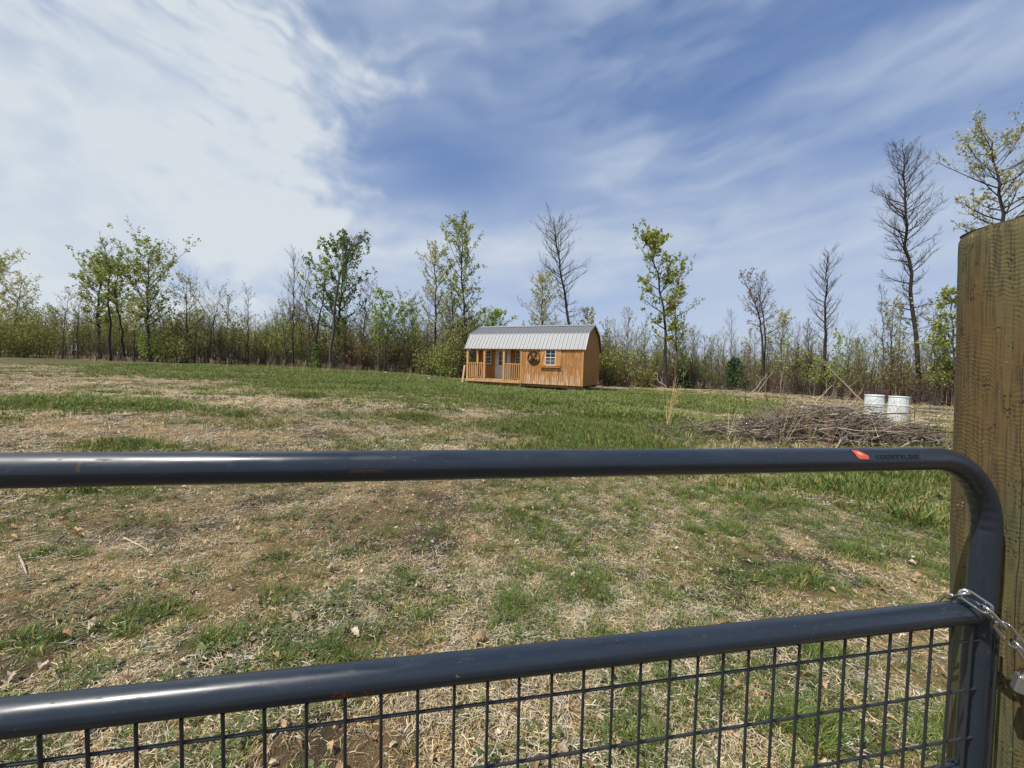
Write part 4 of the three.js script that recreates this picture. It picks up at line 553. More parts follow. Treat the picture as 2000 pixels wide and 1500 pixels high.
  scatter('dry_grass', 'long straw-yellow dead grass at the foot of the brush pile', 'dry grass', tuftGeo(65, 16, 0.12, 0.006, 0.07, 1.5, dcol), dryMat, dl);
}
// ================================================================ TREES
const bark = (a, b, seed) => M({ map: texOf(64, 256, (u, v) => { const n = fbm(u * 16, v * 22, 4, seed), f = fbm(u * 4, v * 5, 3, seed + 4); return mix3(a, b, clamp(n * 0.7 + f * 0.45 - 0.1)); }), roughness: 1 });
const BARK = { grey: bark([0.26, 0.24, 0.22], [0.44, 0.41, 0.37], 131), dark: bark([0.19, 0.165, 0.15], [0.34, 0.30, 0.27], 137), pale: bark([0.42, 0.39, 0.35], [0.62, 0.58, 0.52], 139), warm: bark([0.30, 0.23, 0.19], [0.48, 0.39, 0.32], 149) };
const leafMat = sheet({ transmission: 0.42, roughness: 0.85 });
const LEAF = { olive: [srgb(165, 173, 87), srgb(143, 154, 73), srgb(185, 188, 109)], grey: [srgb(195, 193, 133), srgb(172, 175, 114), srgb(217, 210, 154)], bright: [srgb(166, 182, 86), srgb(148, 168, 74), srgb(180, 192, 104)], dark: [srgb(119, 137, 69), srgb(101, 120, 59), srgb(138, 151, 81)], yellow: [srgb(156, 154, 86), srgb(138, 138, 74), srgb(170, 166, 100)], pine: [srgb(68, 97, 57), srgb(57, 84, 48), srgb(81, 110, 66)], rust: [srgb(165, 123, 92), srgb(145, 106, 81), srgb(185, 147, 114)] };
function leafFace(g, p, s, R, cols) {
  const c = cols[Math.floor(R() * cols.length)], k = 0.82 + 0.36 * R(), a = R() * 6.28, e = (R() - 0.5) * 2.4, d = V(Math.cos(a) * Math.cos(e), Math.sin(e), Math.sin(a) * Math.cos(e)), q = V(R() - 0.5, R() - 0.5, R() - 0.5).cross(d).normalize().multiplyScalar(s * (0.32 + 0.2 * R()));
  const b = p.clone().addScaledVector(d, s * 0.5), t = p.clone().addScaledVector(d, s), n = V().crossVectors(d, q).normalize().multiplyScalar(s * 0.12), cc = [c[0] * k, c[1] * k, c[2] * k];
  g.tri(p, b.clone().add(q).add(n), t, cc); g.tri(p, t, b.clone().sub(q).add(n), cc);
}
// one tree: a trunk along path (base at the origin), limbs, twigs, and a crown of leaf faces
function grow(o) {
  const R = rng(o.seed * 7919 + 13), cur = new THREE.CatmullRomCurve3(o.path), h = o.path[o.path.length - 1].y, trunk = new GB(), limb = new GB(), leaf = new GB();
  const N = 14, tp = []; for (let k = 0; k <= N; k++) { const p = cur.getPoint(k / N); if (k && k < N) p.add(V((R() - 0.5) * 0.017 * h, 0, (R() - 0.5) * 0.017 * h)); tp.push(p); }
  const tcur = new THREE.CatmullRomCurve3(tp), rT = (t) => o.r * (1 - 0.88 * Math.pow(t, 0.9)) + o.r * 0.35 * Math.exp(-t * 40);
  const tpp = []; for (let k = 0; k <= 22; k++) tpp.push(tcur.getPoint(k / 22)); tpp[0].y -= 0.25; trunk.tube(tpp, rT, 7, null, false);
  const profile = { oval: (t) => Math.sin(Math.PI * (0.12 + 0.80 * t)) ** 0.8, top: (t) => 0.35 + 0.9 * Math.sin(Math.PI * (0.25 + 0.62 * t)) * t, even: (t) => 0.95 - 0.55 * t * t, vase: (t) => 0.9 - 0.3 * t, mid: (t) => 0.55 + 0.5 * Math.sin(Math.PI * t) }[o.profile ?? 'oval'];
  const nb = Math.round((o.nb ?? 26) * 1.15), leafN = (o.leaf ?? 0) * 1.75, ls = (o.ls ?? 0.16) * 0.80, tw = o.tw ?? 4, cols = LEAF[o.cols ?? 'olive'];
  for (let i = 0; i < nb; i++) {
    const f = (i + 0.3 + 0.6 * R()) / nb, t = lerp(o.start, 0.985, f), P = tcur.getPoint(t), az = i * 2.4 + R() * 1.3, len = o.spread * profile(f) * (0.40 + 0.85 * R()), fork = R() < 0.14 && f < 0.8 ? 1 : 0, el = (o.el0 ?? 0.45) + f * (o.el1 ?? 0.45) + (R() - 0.5) * 0.55 + fork * 0.35, d = V(Math.cos(az) * Math.cos(el), Math.sin(el), Math.sin(az) * Math.cos(el));
    if (o.pull) d.add(o.pull).normalize();
    const pts = [], wob = V((R() - 0.5), (R() - 0.5) * 0.6, (R() - 0.5)).multiplyScalar(len * 0.22 * (o.wob ?? 1.4)), cv = (o.curve ?? 0.22) * (0.4 + R()); for (let k = 0; k <= 5; k++) { const s = k / 5; pts.push(P.clone().addScaledVector(d, len * (1 + fork * 0.28) * s).add(V(0, len * cv * s * s, 0)).addScaledVector(wob, Math.sin(s * 4.5) * 0.6 * s)); }
    const r0 = Math.min(rT(t) * 0.62, 0.012 + len * (0.017 + 0.012 * fork)), rB = (s) => Math.max(0.0045, r0 * (1 - 0.85 * s)); limb.tube(pts, rB, 4, null, false);
    const bc = new THREE.CatmullRomCurve3(pts), ns = Math.max(2, Math.round((o.sec ?? 6) * (0.5 + 0.6 * len / o.spread)));
    for (let j = 0; j < ns; j++) {
      const s = 0.18 + 0.82 * (j + R() * 0.8) / ns, q = bc.getPoint(Math.min(1, s)), dd = bc.getTangent(Math.min(1, s)).add(V(R() - 0.5, (R() - 0.35) * 0.9, R() - 0.5).multiplyScalar(1.5)).normalize(), l2 = len * (0.22 + 0.28 * R()) * (1.1 - 0.5 * s) + 0.08, mid = q.clone().addScaledVector(dd, l2 * 0.5).add(V((R() - 0.5), (R() - 0.5), (R() - 0.5)).multiplyScalar(l2 * 0.14)), e = q.clone().addScaledVector(dd, l2).add(V(0, l2 * 0.14, 0));
      limb.tube([q, mid, e], (x) => Math.max(0.0038, r0 * 0.42 * (1 - 0.55 * s) * (1 - 0.7 * x)), 3, null, false);
      for (let w = 0; w < tw; w++) {
        const u = 0.15 + 0.85 * R(), a = u < 0.5 ? q.clone().lerp(mid, u * 2) : mid.clone().lerp(e, u * 2 - 1), d3 = dd.clone().add(V(R() - 0.5, (R() - 0.3) * 0.9, R() - 0.5).multiplyScalar(1.7)).normalize(), l3 = l2 * (0.22 + 0.36 * R()) + 0.06, b = a.clone().addScaledVector(d3, l3);
        limb.tube([a, b], (x) => 0.0042 * (1 - 0.4 * x), 3, null, false);
        let n = leafN * (o.patchy ? 0.25 + 1.5 * sstep(0.4, 0.65, vnoise(b.x * 1.3 + 20, b.y * 1.3 + b.z, o.seed)) : 1); for (; n > 0; n--) if (R() < n) leafFace(leaf, a.clone().lerp(b, 0.3 + 0.9 * R()).add(V(R() - 0.5, R() - 0.5, R() - 0.5).multiplyScalar(ls * 0.8)), ls * (0.6 + 0.7 * R()), R, cols);
      }
    }
  }
  return { trunk: trunk.build(), limb: limb.build(), leaf: leaf.i.length ? leaf.build() : null };
}
function plant(name, label, category, group, geo, barkM, leafM = leafMat) { const t = thing(name, label, category, group); mesh('trunk', geo.trunk, barkM, t); mesh('limbs', geo.limb, barkM, t); if (geo.leaf) mesh('crown', geo.leaf, leafM, t); return t; }
// a tree read off the photograph: points of its trunk from foot to tip, F metres ahead; spread in pixels
let treeSeed = 1;
const landmarks = [], landmarkNames = ['the corner grey-green tree', 'the sparse corner tree', 'the slim leaning tree', 'the slender pole tree', 'the double-trunked tree', 'the forked snag', 'the crossing leaning trunk', 'the small-headed thin tree', 'the broad spreading tree', 'the rounded light tree', 'the arching-limbed bare tree', 'the tuft-topped pole', 'the long-branched bare tree', 'the broom-topped bare tree', 'the thin bare stem', 'the V-forked tree', 'the V-forked tree', 'the hooked leaning tree', 'the dense dark tree', 'the reddish twiggy tree', 'the slim bright tree', 'the leaning bright tree', 'the round-headed tree', 'the shorter airy tree', 'the squeezed slim tree', 'the tallest porch tree', 'the roof-high green tree', 'the pale soft tree', 'the bent bare tree', 'the gable-peak tree', 'the bushy bare tree', 'the clumpy green tree', 'the leaning reddish tree', 'the little twiggy tree', 'the vase-shaped sapling', 'the crooked bare tree', 'the crooked bare tree', 'the broom-headed sapling', 'the fan-shaped shrub', 'the narrow bare tree', 'the tallest bare tree', 'the grey leafing sapling', 'the rising-twig sapling', 'the post-side leafy tree', 'the high pale tree', 'the half-leafed twiggy sapling'];
function heroTree(label, F, px, spreadPx, o, barkKind = 'dark', category = 'tree') {
  const base = look(px[0][0], px[0][1], F), g = at(base.x, F), R = rng(treeSeed * 31);
  const path = [V(0, 0, 0), ...px.slice(1).map(([a, b], i) => { const q = look(a, b, F).sub(g); q.z += (R() - 0.5) * 0.05 * q.y; return q; })];
  const t = plant(o.leaf ? 'leafing_tree' : 'bare_tree', label, category, 'trees at the edge of the woods', grow({ seed: treeSeed++, path, spread: 1.12 * spreadPx * F / 753, ...o }), BARK[barkKind]); t.position.copy(g); landmarks.push([base.x, F, landmarkNames[landmarks.length]]); return t;
}
const bareO = (o = {}) => ({ r: 0.10, start: 0.35, nb: 26, sec: 6, tw: 5, profile: 'even', leaf: 0, ...o }), leafy = (o = {}) => ({ r: 0.12, start: 0.3, nb: 26, sec: 6, tw: 4, leaf: 2.2, ls: 0.2, cols: 'olive', ...o });
// --- along the left-hand woods
heroTree('grey-green leafing tree rising over the green scrub at the field corner', 36, [[-10, 690], [-4, 600], [2, 508]], 52, leafy({ start: 0.25, cols: 'grey', leaf: 1.8 }), 'grey');
heroTree('thin half-leafed tree beside the corner scrub, its top sparse', 35, [[31, 690], [32, 620], [40, 545]], 34, leafy({ r: 0.08, leaf: 0.7, cols: 'grey' }));
heroTree('slim leaning tree with sparse top standing alone before the corner brush', 33, [[120, 694], [125, 640], [134, 572]], 26, bareO({ r: 0.06, start: 0.45, nb: 16, cols: 'rust', leaf: 0.25, ls: 0.12 }), 'grey');
heroTree('slender bare pole tree between the leaning tree and the leafy pair', 35, [[153, 690], [152, 640], [157, 565]], 18, bareO({ r: 0.06, start: 0.45, nb: 14 }), 'grey');
heroTree('double-trunked full olive-leaved tree behind the tall bare snag', 36, [[193, 692], [190, 610], [200, 508]], 44, leafy({ r: 0.16, start: 0.34, nb: 30, leaf: 3.0 }));
heroTree('tall thin snag with a forked bare top above the leafy trees', 33.5, [[216, 698], [213, 600], [212, 530], [208, 480]], 26, bareO({ r: 0.10, start: 0.80, nb: 14, profile: 'vase', el0: 0.2, el1: 0.7, sec: 5 }));
heroTree('leaning trunk with olive crown crossing behind the forked snag', 34, [[243, 698], [236, 640], [224, 575], [232, 525]], 40, leafy({ r: 0.11, start: 0.52, nb: 22, leaf: 2.8 }));
heroTree('thin-stemmed tree with a small leafy head next to the leaning trunk', 33, [[262, 700], [265, 640], [272, 590]], 24, leafy({ r: 0.06, start: 0.4, nb: 14, leaf: 1.2, cols: 'grey' }));
heroTree('broad spreading olive-leaved tree with several limbs on one trunk', 34, [[292, 702], [288, 640], [290, 570], [292, 508]], 58, leafy({ r: 0.15, start: 0.3, nb: 34, leaf: 2.2, profile: 'mid', el0: 0.5 }));
heroTree('rounded light-leaved tree between the spreading tree and bare scrub', 35, [[366, 700], [365, 640], [362, 548]], 40, leafy({ r: 0.09, start: 0.3, nb: 24, leaf: 1.1, cols: 'grey', ls: 0.17 }));
heroTree('low bare twiggy tree with one long arching limb', 36, [[408, 705], [412, 650], [430, 588]], 46, bareO({ r: 0.08, start: 0.3, nb: 20, leaf: 0.25, ls: 0.12, cols: 'rust', profile: 'mid' }), 'grey');
heroTree('straight bare pole with a tiny twig tuft on top', 36, [[484, 706], [484, 640], [483, 565]], 17, bareO({ r: 0.07, start: 0.5, nb: 18, profile: 'top' }));
heroTree('small bare tree throwing long branches over the open scrub', 33, [[558, 716], [556, 660], [566, 590]], 48, bareO({ r: 0.07, start: 0.35, nb: 15, sec: 7, profile: 'vase', el0: 0.35, el1: 0.6 }), 'grey');
heroTree('tall bare tree with steep broom-like upper branches', 34, [[572, 716], [572, 620], [573, 492]], 30, bareO({ r: 0.09, start: 0.38, nb: 26, el0: 0.75, el1: 0.4, profile: 'oval' }));
heroTree('thin bare stem standing next to the V-forked tree', 35, [[603, 716], [603, 640], [604, 545]], 22, bareO({ r: 0.055, start: 0.4, nb: 16 }), 'grey');
heroTree('bare upper limb of the V-forked tree, reaching over the scrub', 33.4, [[616, 716], [612, 650], [596, 585], [606, 512]], 34, bareO({ r: 0.10, start: 0.35, nb: 20 }));
heroTree('V-forked tree with one bright green leafy clump half way up', 33, [[617, 716], [620, 650], [630, 590], [640, 520]], 34, leafy({ r: 0.12, start: 0.42, nb: 20, leaf: 1.0, cols: 'bright', patchy: true }));
heroTree('tall leaning grey tree with a hooked bare top over the dark crown', 31.5, [[646, 722], [650, 650], [662, 560], [676, 505], [694, 478], [710, 470]], 24, bareO({ r: 0.13, start: 0.62, nb: 20, sec: 5 }), 'grey');
heroTree('big dense dark-leaved tree behind the hooked leaning trunk', 34, [[660, 722], [661, 640], [668, 560], [672, 490]], 60, leafy({ r: 0.15, start: 0.28, nb: 34, leaf: 2.7, cols: 'dark', ls: 0.23, profile: 'mid' }));
heroTree('reddish twiggy tree between the dense tree and bright saplings', 34, [[712, 722], [712, 640], [716, 550]], 34, leafy({ r: 0.08, start: 0.25, nb: 26, leaf: 0.6, cols: 'rust', ls: 0.14 }), 'warm');
heroTree('slim bright yellow-green tree with a leafy head', 31.5, [[740, 727], [742, 650], [744, 572]], 28, leafy({ r: 0.06, start: 0.36, nb: 20, leaf: 1.4, cols: 'bright', ls: 0.17 }), 'grey');
heroTree('bright green young tree leaning out over the field edge', 32, [[749, 727], [755, 660], [770, 600]], 30, leafy({ r: 0.06, start: 0.36, nb: 18, leaf: 1.4, cols: 'bright', ls: 0.17 }), 'grey');
heroTree('round-headed pale green young tree left of the tall airy pair', 33, [[797, 728], [797, 670], [800, 600]], 34, leafy({ r: 0.06, start: 0.4, nb: 22, leaf: 1.3, cols: 'bright', ls: 0.17, profile: 'mid' }), 'grey');
scene.children[scene.children.length - 1].userData.label = 'round-headed pale green young tree next to the tall airy pair';
heroTree('tall airy grey-green tree, the shorter of the pair by the cabin porch', 32, [[852, 735], [851, 640], [851, 560], [851, 486]], 36, leafy({ r: 0.12, start: 0.26, nb: 38, leaf: 1.6, cols: 'grey', ls: 0.15 }));
heroTree('slim leafy tree squeezed between the two tall trees by the porch', 33, [[887, 738], [886, 640], [880, 510]], 22, leafy({ r: 0.09, start: 0.3, nb: 26, leaf: 1.5, cols: 'olive', ls: 0.15 }));
heroTree('tallest leafing tree by the cabin porch with a knobbly crown', 30.5, [[911, 742], [908, 650], [903, 540], [905, 434]], 42, leafy({ r: 0.15, start: 0.26, nb: 44, leaf: 1.9, cols: 'olive', ls: 0.17, profile: 'mid' }));
// --- behind and beyond the cabin
heroTree('low green tree top showing just over the cabin roof by the porch end', 34, [[968, 742], [968, 690], [970, 616]], 38, leafy({ r: 0.07, start: 0.3, nb: 22, leaf: 2.2, cols: 'bright' }), 'grey');
heroTree('pale soft-leaved tree rising behind the cabin roof', 31, [[1058, 746], [1058, 640], [1060, 546]], 44, leafy({ r: 0.10, start: 0.25, nb: 38, sec: 7, leaf: 1.5, cols: 'grey', ls: 0.14 }), 'grey');
heroTree('tall bent bare tree with fine twigs behind the cabin roof', 30, [[1120, 748], [1112, 640], [1100, 550], [1086, 480], [1083, 436]], 44, bareO({ r: 0.14, start: 0.3, nb: 48, sec: 8, tw: 5, profile: 'mid', el0: 0.3 }), 'dark');
heroTree('small leafing tree just behind the cabin gable peak', 31, [[1150, 748], [1149, 690], [1148, 606]], 22, leafy({ r: 0.06, start: 0.3, nb: 18, leaf: 1.1, cols: 'grey' }), 'grey');
heroTree('bushy bare tree halfway between the gable end and the leafy pair', 33, [[1227, 752], [1226, 690], [1228, 607]], 28, bareO({ r: 0.07, start: 0.35, nb: 26, el0: 0.6, leaf: 0.3, ls: 0.12, cols: 'grey' }), 'warm');
heroTree('tall clumpy green-leaved tree with side limbs out in the open', 28.5, [[1302, 756], [1298, 660], [1290, 570], [1276, 500], [1268, 465]], 44, leafy({ r: 0.13, start: 0.22, nb: 40, leaf: 2.3, cols: 'olive', ls: 0.21, patchy: true, el0: 0.25 }), 'dark');
heroTree('leaning reddish tree with light leaves beside the clumpy green tree', 28, [[1316, 757], [1322, 680], [1316, 590], [1336, 515]], 34, leafy({ r: 0.09, start: 0.28, nb: 30, leaf: 1.0, cols: 'olive', ls: 0.17 }), 'warm');
heroTree('little bare twiggy tree in the low brush past the leafy pair', 34, [[1378, 758], [1377, 710], [1376, 660]], 22, bareO({ r: 0.05, start: 0.3, nb: 20 }), 'warm');
heroTree('pale vase-shaped bare sapling above a dark evergreen bush', 28.5, [[1428, 762], [1428, 710], [1428, 610]], 26, bareO({ r: 0.06, start: 0.32, nb: 24, el0: 0.95, el1: 0.3, curve: 0.05, profile: 'vase', tw: 3 }), 'pale');
heroTree('bare crooked tree holding a few dead brown leaves', 28, [[1493, 760], [1489, 660], [1480, 600], [1452, 540]], 34, bareO({ r: 0.10, start: 0.35, nb: 24, leaf: 0.4, ls: 0.14, cols: 'rust' }), 'dark');
heroTree('companion limb of the crooked tree with an upright bare crown', 28.2, [[1493, 762], [1491, 650], [1484, 590], [1484, 540]], 26, bareO({ r: 0.07, start: 0.45, nb: 20 }), 'dark');
heroTree('broom-headed pale sapling thick with fine upright twigs', 28, [[1526, 766], [1526, 700], [1530, 618]], 24, leafy({ r: 0.05, start: 0.3, nb: 26, el0: 0.8, el1: 0.4, leaf: 0.8, cols: 'grey', ls: 0.13 }), 'pale');
heroTree('fan-shaped bare shrub tree next to the narrow bare tree', 28, [[1578, 768], [1578, 710], [1576, 628]], 20, bareO({ r: 0.045, start: 0.25, nb: 22, el0: 0.9, el1: 0.4 }), 'grey');
heroTree('narrow bare tree with a dense column of twigs', 27.5, [[1610, 770], [1611, 660], [1610, 570], [1622, 490]], 28, bareO({ r: 0.12, start: 0.26, nb: 44, sec: 6, tw: 4, profile: 'mid' }), 'dark');
heroTree('tallest bare tree with many level dark branches by the drums', 24, [[1790, 800], [1786, 640], [1774, 480], [1764, 380], [1760, 292]], 46, bareO({ r: 0.14, start: 0.24, nb: 80, sec: 9, tw: 5, profile: 'mid', el0: 0.15, el1: 0.75, curve: 0.25, wob: 1.7 }), 'dark');
heroTree('grey leafing sapling at the foot of the tallest bare tree', 23, [[1740, 795], [1742, 700], [1748, 592]], 34, leafy({ r: 0.06, start: 0.25, nb: 24, leaf: 0.8, cols: 'grey', ls: 0.12 }), 'grey');
heroTree('bare sapling with rising twigs in front of the tallest tree', 22.5, [[1722, 792], [1724, 690], [1716, 570]], 28, bareO({ r: 0.05, start: 0.3, nb: 18, el0: 0.8 }), 'grey');
heroTree('bluish-green leafy tree half hidden by the gate post', 21, [[1866, 800], [1862, 700], [1856, 575]], 48, leafy({ r: 0.09, start: 0.2, nb: 30, leaf: 2.2, cols: 'olive', ls: 0.16 }), 'grey');
heroTree('high pale-leaved tree whose crown shows above the gate post', 20, [[1976, 810], [1968, 560], [1964, 400], [1950, 262]], 72, leafy({ r: 0.17, start: 0.42, nb: 38, sec: 8, leaf: 1.3, cols: 'grey', ls: 0.15, profile: 'mid', el0: 0.3 }), 'dark');
heroTree('twiggy half-leafed sapling between the tallest tree and the gate post', 22, [[1826, 800], [1826, 700], [1822, 600]], 34, leafy({ r: 0.05, start: 0.2, nb: 24, leaf: 0.6, cols: 'olive', ls: 0.12 }), 'grey');
// --- evergreens
function cedar(label, px, py, F, hgt, wid, cols) { const q = look(px, py, F), t = thing('evergreen_bush', label, 'bush', 'dark evergreens in the scrub'), R = rng(px), leaf = new GB(), limb = new GB(); t.position.copy(at(q.x, F)); limb.tube([V(0, -0.1, 0), V(0, hgt * 0.9, 0)], (x) => 0.05 * (1 - 0.8 * x), 6, null, false); for (let k = 0; k < 1050; k++) { const y = Math.pow(R(), 0.8), a = R() * 6.28, n = 0.25 + 1.15 * vnoise(a * 1.9, y * 7, px), r = wid * (1.05 - y * 0.8) * n * Math.sqrt(R()); leafFace(leaf, V(Math.cos(a) * r, 0.1 + y * hgt, Math.sin(a) * r), 0.14, R, LEAF[cols]); } mesh('trunk', limb.build(), BARK.warm, t); mesh('crown', leaf.build(), leafMat, t); }
cedar('small dark conical cedar at the foot of the V-forked tree', 618, 716, 32.5, 1.9, 0.75, 'dark'); cedar('dark green pine bush under the vase-shaped sapling', 1432, 760, 28.2, 2.3, 1.3, 'pine'); cedar('little dark evergreen beside the leaning reddish tree', 1333, 757, 28.4, 1.3, 0.6, 'pine');
// --- big yellow-green bushes by the porch and at the corner
function bush(label, px, F, hgt, wid, cols, n = 2200, ls = 0.13) { const q = look(px, 735, F), t = thing('leafy_bush', label, 'bush', 'yellow-green bushes at the wood edge'), R = rng(px + 5), leaf = new GB(), limb = new GB(); t.position.copy(at(q.x, F)); for (let k = 0; k < 46; k++) { const a = R() * 6.28, r = wid * Math.sqrt(R()), b = V(Math.cos(a) * r * 0.6, -0.05, Math.sin(a) * r * 0.6), hh = hgt * (0.6 + 0.4 * R()), e = V(Math.cos(a) * r, hh, Math.sin(a) * r); limb.tube([b, b.clone().lerp(e, 0.5).add(V((R() - 0.5) * 0.2, 0, (R() - 0.5) * 0.2)), e], (x) => 0.016 * (1 - 0.75 * x), 4, null, false); for (let j = 0; j < n / 46; j++) { const s = 0.12 + 0.9 * R(), p = b.clone().lerp(e, s).add(V(R() - 0.5, (R() - 0.5) * 0.7, R() - 0.5).multiplyScalar(0.75)); if (p.y > 0.05) leafFace(leaf, p, ls * (0.6 + 0.7 * R()), R, LEAF[cols]); } } mesh('stems', limb.build(), BARK.grey, t); mesh('crown', leaf.build(), leafMat, t); }
bush('bright yellow-green bush next to the cabin porch', 868, 30, 2.6, 1.7, 'bright', 2000, 0.11); bush('yellow-green bush between the pale round tree and the porch bush', 838, 31, 2.2, 1.3, 'yellow', 1500);
bush('tall green bush at the outermost corner of the field', 12, 33, 4.4, 3.0, 'yellow', 4200, 0.15); bush('wide olive bush under the half-leafed corner tree', 62, 34, 3.3, 2.2, 'yellow', 2600, 0.14); bush('leafy bush just past the cabin gable end', 1196, 28.5, 2.9, 1.3, 'yellow', 2200, 0.12); bush('low leafy bush under the light-leaved rounded tree', 345, 34, 2.6, 1.4, 'yellow', 1700); bush('yellow bush at the foot of the clumpy green tree', 1258, 28.4, 1.4, 0.8, 'yellow', 900); bush('green sapling thicket below the spreading tree', 310, 34.5, 3.0, 1.5, 'bright', 1500);

// ---------------------------------------------------------------- saplings along the edge, copies of a few kinds
{
  const R = rng(808), kinds = [
    ['young_sapling', 'slender grey sapling with a few new leaves at the wood edge', plantProto({ r: 0.03, h: 3.6, spread: 0.75, start: 0.2, nb: 15, sec: 3, tw: 3, leaf: 0.9, ls: 0.11, cols: 'yellow' }, 'grey')],
    ['young_sapling', 'slender dark sapling nearly bare at the wood edge', plantProto({ r: 0.035, h: 4.2, spread: 0.7, start: 0.3, nb: 14, sec: 4, tw: 3, leaf: 0.15, ls: 0.10, cols: 'grey' }, 'dark')],
    ['young_sapling', 'pale straight sapling with green tip leaves at the wood edge', plantProto({ r: 0.03, h: 3.1, spread: 0.6, start: 0.25, nb: 13, sec: 3, tw: 3, leaf: 1.4, ls: 0.12, cols: 'bright' }, 'pale')],
    ['young_sapling', 'brown twiggy sapling with reddish buds at the wood edge', plantProto({ r: 0.03, h: 3.3, spread: 0.8, start: 0.15, nb: 18, sec: 4, tw: 4, leaf: 0.35, ls: 0.08, cols: 'rust' }, 'warm')],
  ];
  function plantProto(o, bk) { const path = [V(0, 0, 0), V(0.06, o.h * 0.5, 0.03), V(-0.04, o.h, 0)]; return [grow({ seed: treeSeed++, path, ...o }), BARK[bk]]; }
  const protos = kinds.map(() => null);
  for (let k = 0; k < 150; k++) {
    const az = lerp(-56, 52, (k + R()) / 150), i = Math.floor(R() * 4), F0 = treeEdge(az) + Math.pow(R(), 1.4) * 5.5 - 0.2, X = Math.tan(az / 57.3) * F0; if (cabinBox(X, F0)) continue;
    let t; if (!protos[i]) t = protos[i] = plant(kinds[i][0], kinds[i][1], 'sapling', 'saplings along the wood edge', kinds[i][2][0], kinds[i][2][1]); else { t = protos[i].clone(); t.name = numbered(kinds[i][0]); scene.add(t); }
    const lm = landmarks.reduce((a, b) => (Math.hypot(b[0] - X, b[1] - F0) < Math.hypot(a[0] - X, a[1] - F0) ? b : a)); t.userData = { ...t.userData, label: kinds[i][1].replace('at the wood edge', 'next to ' + lm[2]) };
    t.position.copy(at(X, F0)); t.rotation.set((R() - 0.5) * 0.14, R() * 6.28, (R() - 0.5) * 0.14); const s = 0.7 + 0.7 * R() * R(); t.scale.set(s, s * (0.8 + 0.4 * R()), s);
  }
}
